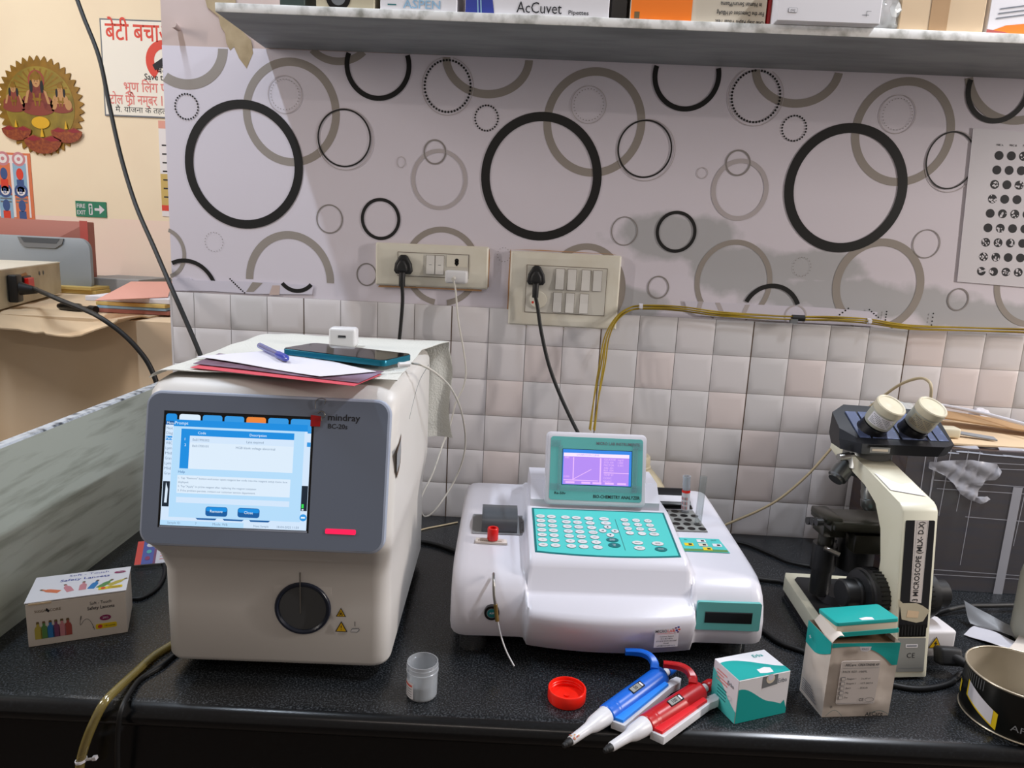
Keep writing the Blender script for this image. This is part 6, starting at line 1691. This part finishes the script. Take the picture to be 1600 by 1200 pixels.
b.sheet(lambda u, v: tuple(((qa[0]*(1-u)+qa[1]*u)*(1-v)+(qa[3]*(1-u)+qa[2]*u)*v)+Vector((0, 0, -.0045+.012*v))), 8, 6, .0015, 'salmon'); tag(b.build('folder', None, 30), 'salmon pink folder lying on top of the paper stack beside the wall end', 'folder')
za = HZ_+.0005
for lab, rz, th, u0, u1 in (('yellow exercise book under another beside the power unit', 4, .012, 47, 146), ('yellow exercise book on top of another beside the power unit', 1, .010, 46, 142)):
    a, c = at(u0, 470, 1, .68), at(u1, 470, 1, .68)
    b = MB('yellow_paper'); b.box(0, c.x-a.x, 0, .16, 0, th-.0006, 'yellow_paper', .001, 1); o = b.build('exercise_book', None, 0); o.location = (a.x, .68, za); o.rotation_euler = (0, 0, R(rz)); tag(o, lab, 'book'); za += th
b = MB('near_black'); a = at(92, 478, 2, HZ_+.012); c = at(150, 484, 2, HZ_+.012)
b.rev(tuple(a), tuple(c), [(.006, 0), (.010, .1), (.011, .55), (.006, .62), (.006, .8), (.009, .84), (.009, 1)], 'near_black', 12); tag(recenter(b.build('cable_end', None, 40), tuple((a+c)/2-Vector((0, 0, .010)))), 'black cable connector lying in front of the yellow exercise books', 'connector')
b = MB('bag_grey'); qa = [at(148, 456, 1, .85), at(208, 448, 1, .85)]
b.box(qa[0].x, qa[1].x+.06, .78, .98, HZ_+.0005, HZ_+.045, 'bag_grey', .002); tag(recenter(b.build('papers', None, 0), ((qa[0].x+qa[1].x)/2, .88, HZ_)), 'grey-white stack of papers at the back of the low wall under the ledge', 'papers')

# ------------------------------------------------------------------ pictures and signs on the far wall
FW = 1.30
def farp(u, v): p = at(u, v, 1, FW-.001); return p
c0 = farp(64, 166); rxm = farp(128, 166).x-c0.x; rzm = (farp(64, 94).z-farp(64, 240).z)/2
t = thing('religious_plaque', 'round golden scalloped picture of three seated figures with oil lamps on the far wall', 'picture', c0)
PFm = front(0, 0, 0)
b = MB('gold'); b.at(PFm)
pts = []
nsc = 38
for i in range(nsc*6):
    a = 2*PI*i/(nsc*6); ph = (i % 6)/6
    k = .95+.12*max(0, 1-abs(ph-.5)*2.6)**.6
    pts.append((rxm*k*math.cos(a), rzm*k*math.sin(a)))
b.prism(pts, -.0005, .004, 'gold'); pl = b.build('golden_rim', t, 0)
b = MB('gold_pale'); b.at(PFm); 
b.prism([(rxm*.84*math.cos(2*PI*i/60), rzm*.84*math.sin(2*PI*i/60)) for i in range(60)], .004, .005, 'gold_pale')
for k in range(14):
    a = R(20+140*k/13); b.poly([(.0, .05, .0052), (rxm*.80*math.cos(a-.03), rzm*.80*math.sin(a-.03), .0052), (rxm*.80*math.cos(a+.03), rzm*.80*math.sin(a+.03), .0052)], 'gold')
b.build('background', t, 0)
def figure(cx, cz, s, robe, halo):
    b = MB(robe); b.at(PFm)
    z = .0055
    E_ = lambda x, y, rx, ry, m, dz=0: b.disc(cx+x*s, cz+y*s, rx*s, m, z+dz, ry*s)
    if halo: E_(0, .34, .17, .20, 'halo_red', .0); E_(0, .34, .135, .16, 'gold', .0003)
    E_(0, .05, .17, .24, robe, .0006); E_(0, -.20, .34, .13, 'lotus_red', .0008); E_(-.22, -.10, .10, .14, robe, .0009); E_(.22, -.10, .10, .14, robe, .0009)
    E_(0, .31, .078, .10, 'skin_tan', .0012); E_(0, .40, .085, .06, 'gold', .0014); E_(0, .46, .05, .06, 'gold', .0015)
    E_(-.11, .22, .035, .12, 'ink', .0007); E_(.11, .22, .035, .12, 'ink', .0007)
    for sx in (-1, 1):
        b.poly([(cx+sx*.14*s, cz+.16*s, z+.0013), (cx+sx*.20*s, cz+.13*s, z+.0013), (cx+sx*.27*s, cz-.10*s, z+.0013), (cx+sx*.21*s, cz-.10*s, z+.0013)], 'skin_tan')
        E_(sx*.028, .325, .012, .008, 'ink', .0016)
        b.poly([(cx+sx*.05*s, cz+.10*s, z+.0014), (cx+sx*.09*s, cz+.10*s, z+.0014), (cx+sx*.05*s, cz-.15*s, z+.0014), (cx+sx*.02*s, cz-.15*s, z+.0014)], 'gold')
    E_(0, .275, .022, .007, 'robe_red', .0016); E_(0, -.02, .10, .03, 'gold', .0016)
    b.build('seated_figure', t, 0)
S_ = rzm*1.55
figure(-.008, rzm*.16, S_*.72, 'robe_red', True); figure(-rxm*.62, rzm*.10, S_*.50, 'lotus_red', False); figure(rxm*.52, rzm*.12, S_*.50, 'skin_tan', False)
b = MB('flame'); b.at(PFm); b.disc(0, -rzm*.36, rxm*.22, 'flame', .0088, rzm*.13); b.build('lotus_seat', t, 0)
for cx, cz, s in ((-rxm*.60, -rzm*.52, .36), (rxm*.62, -rzm*.52, .38), (.004, -rzm*.72, .46)):
    b = MB('diya_brown'); b.at(PFm); s *= rxm
    half = [(cx+s*math.cos(R(180+180*i/24)), cz+.72*s*math.sin(R(180+180*i/24))) for i in range(25)]
    b.prism(half+[(cx+s*.5, cz+.22*s), (cx, cz+.06*s), (cx-s*.5, cz+.22*s)], .0085, .0105, 'diya_brown')
    for sx in (-1, 1): b.poly([(cx+sx*s*.92, cz-.02*s, .0108), (cx+sx*s*.5, cz+.16*s, .0108), (cx+sx*s*.05, cz+.02*s, .0108), (cx+sx*s*.45, cz-.10*s, .0108)], 'diya_red')
    b.poly([(cx-.10*s, cz+.12*s, .0109), (cx+.10*s, cz+.12*s, .0109), (cx, cz+.62*s, .0109)], 'flame'); b.build('oil_lamp', t, 0)
# white and red metal sign
a, c = farp(158, 30), farp(300, 186)
p0 = farp(165, 181)
t = thing('notice_board', 'white metal notice board with red Hindi lettering on the far wall', 'sign', (p0.x, p0.y, p0.z))
w_, h_ = .70, farp(158, 29).z-p0.z
b = MB('sign_white'); b.at(front(0, 0, 0)); b.prism([(0, 0), (w_, 0), (w_, h_), (0, h_)], 0, .004, 'ink_grey'); b.prism([(.005, .005), (w_-.005, .005), (w_-.005, h_-.005), (.005, h_-.005)], .004, .0045, 'sign_white'); sg = b.build('board', t, 0)
def fs(u, v): q = farp(u, v); return (q.x-p0.x, q.z-p0.z)
b = MB('sign_red'); b.at(front(0, 0, 0))
def hin(s, u, v, h, mat, width, bold=True):
    x, y = fs(u, v); b.text(s, x, y, h, mat, .0050, 'l', width, bold)
px = lambda n: abs(farp(200+n, 100).x-farp(200, 100).x)
hin('बेटी बचाओ', 166, 62, .060, 'sign_red', px(112)); hin('भूण िलंग परीक', 195, 143, .034, 'sign_pink', px(92)); hin('टोल फी नम्बर 104', 173, 162, .034, 'sign_pink', px(100)); hin('मै. योजना के तहत िलंग परीकण', 182, 175, .020, 'ink', px(140), False)
for u_, v_ in ((202, 144), (206, 163)):
    x, y = fs(u_, v_); b.poly([(x-.012, y-.004, .0051), (x-.010, y-.008, .0051), (x+.006, y+.002, .0051), (x+.004, y+.006, .0051)], 'sign_pink')
hin('Save the Girl', 227, 125, .022, 'ink', px(62)); hin('बेटी', 246, 115, .024, 'ink', px(20))
x, y = fs(257, 96); b.ring(x, y, px(28), px(30), px(13), 'sign_red', .0050, 50, lambda p, q: not (p[1] < y-.06 and p[0] > x-.04))
b.poly([(x-px(18), y-px(6), .0052), (x-px(6), y+px(2), .0052), (x+px(6), y+px(10), .0052), (x+px(6), y-px(4), .0052), (x-px(14), y-px(14), .0052)], 'ink')
b.build('lettering', sg, 0)
# fire exit sign
a, c = farp(120, 338), farp(166, 316)
t = thing('exit_sign', 'small green fire exit sign with a white arrow on the far wall', 'sign', (a.x, a.y, a.z)); w_, h_ = c.x-a.x, c.z-a.z
b = MB('sign_green'); b.at(front(0, 0, 0)); b.prism([(0, 0), (w_, 0), (w_, h_), (0, h_)], 0, .003, 'sign_green'); sg = b.build('board', t, 0)
b = MB('paper_white'); b.at(front(0, 0, 0)); b.text('FIRE', w_*.18, h_*.56, h_*.27, 'paper_white', .0033, 'c', w_*.28, bold=True); b.text('EXIT', w_*.18, h_*.14, h_*.27, 'paper_white', .0033, 'c', w_*.28, bold=True)
b.prism(b.rrect_pts(w_*.43, h_*.14, w_*.55, h_*.86, .004), .003, .0034, 'paper_white'); b.disc(w_*.49, h_*.68, h_*.08, 'sign_green', .0036); b.poly([(w_*.46, h_*.2, .0036), (w_*.50, h_*.2, .0036), (w_*.53, h_*.55, .0036), (w_*.47, h_*.58, .0036)], 'sign_green')
b.poly([(w_*.62, h_*.42, .0034), (w_*.78, h_*.42, .0034), (w_*.78, h_*.20, .0034), (w_*.95, h_*.5, .0034), (w_*.78, h_*.80, .0034), (w_*.78, h_*.58, .0034), (w_*.62, h_*.58, .0034)], 'paper_white'); b.build('lettering', sg, 0)
# poster at the left edge
a, c = farp(-60, 340), farp(47, 240)
t = thing('poster', 'orange-edged instruction poster at the far left below the golden picture', 'poster', (a.x, a.y, a.z)); w_, h_ = c.x-a.x, c.z-a.z
b = MB('orange'); b.at(front(0, 0, 0)); b.prism([(0, 0), (w_, 0), (w_, h_), (0, h_)], 0, .0015, 'lan_orange'); b.rect(.012, .012, w_-.012, h_-.008, 'poster_white', .0018); pp = b.build('sheet', t, 0)
b = MB('poster_blue'); b.at(front(0, 0, 0))
for r__ in range(2):
    for k in range(7):
        cx = w_-.045-.062*k; cz = h_*(.77 if r__ == 0 else .30)
        b.rect(cx-.026, cz-.10, cx+.026, cz+.02, 'lan_orange' if (k+r__) % 2 else 'blue_paper', .0020); b.disc(cx, cz+.035, .026, 'poster_blue' if r__ else 'lan_pink', .0022); b.disc(cx, cz+.035, .017, 'poster_white', .0024)
        if r__ and k < 3: b.text('BBA'[k], cx, cz+.024, .020, 'poster_blue', .0026, 'c', bold=True)
        elif not r__: b.disc(cx, cz+.035, .007, 'lan_pink', .0026)
        b.disc(cx, cz-.02, .014, 'poster_blue' if (k+r__) % 3 else 'sign_red', .0024, .022); b.rect(cx-.014, cz-.085, cx+.014, cz-.04, 'sign_red' if k % 2 else 'poster_blue', .0024)
        for j in range(2): b.rect(cx-.022, cz-.115-.012*j, cx+.022, cz-.109-.012*j, 'ink_grey', .0022)
b.build('printing', pp, 0)
a = farp(0, 246)
# pale poster hidden behind the wall end
a, c = farp(254, 338), farp(330, 192)
t = thing('poster', 'pale poster with red bands half hidden behind the wall end', 'poster', (a.x, a.y, a.z)); w_, h_ = c.x-a.x, c.z-a.z
b = MB('poster_white'); b.at(front(0, 0, 0)); b.prism([(0, 0), (w_, 0), (w_, h_), (0, h_)], 0, .0015, 'poster_white'); pp = b.build('sheet', t, 0)
b = MB('sign_red'); b.at(front(0, 0, 0)); b.rect(0, h_*.92, w_, h_, 'salmon', .0018); b.rect(0, h_*.06, w_, h_*.12, 'sign_red', .0018); b.rect(0, h_*.12, w_, h_*.45, 'yellow_paper', .0018)
for k in range(7): b.rect(.01, h_*(.2+.09*k), w_*.6, h_*(.215+.09*k), 'ink', .0021)
b.build('printing', pp, 0)
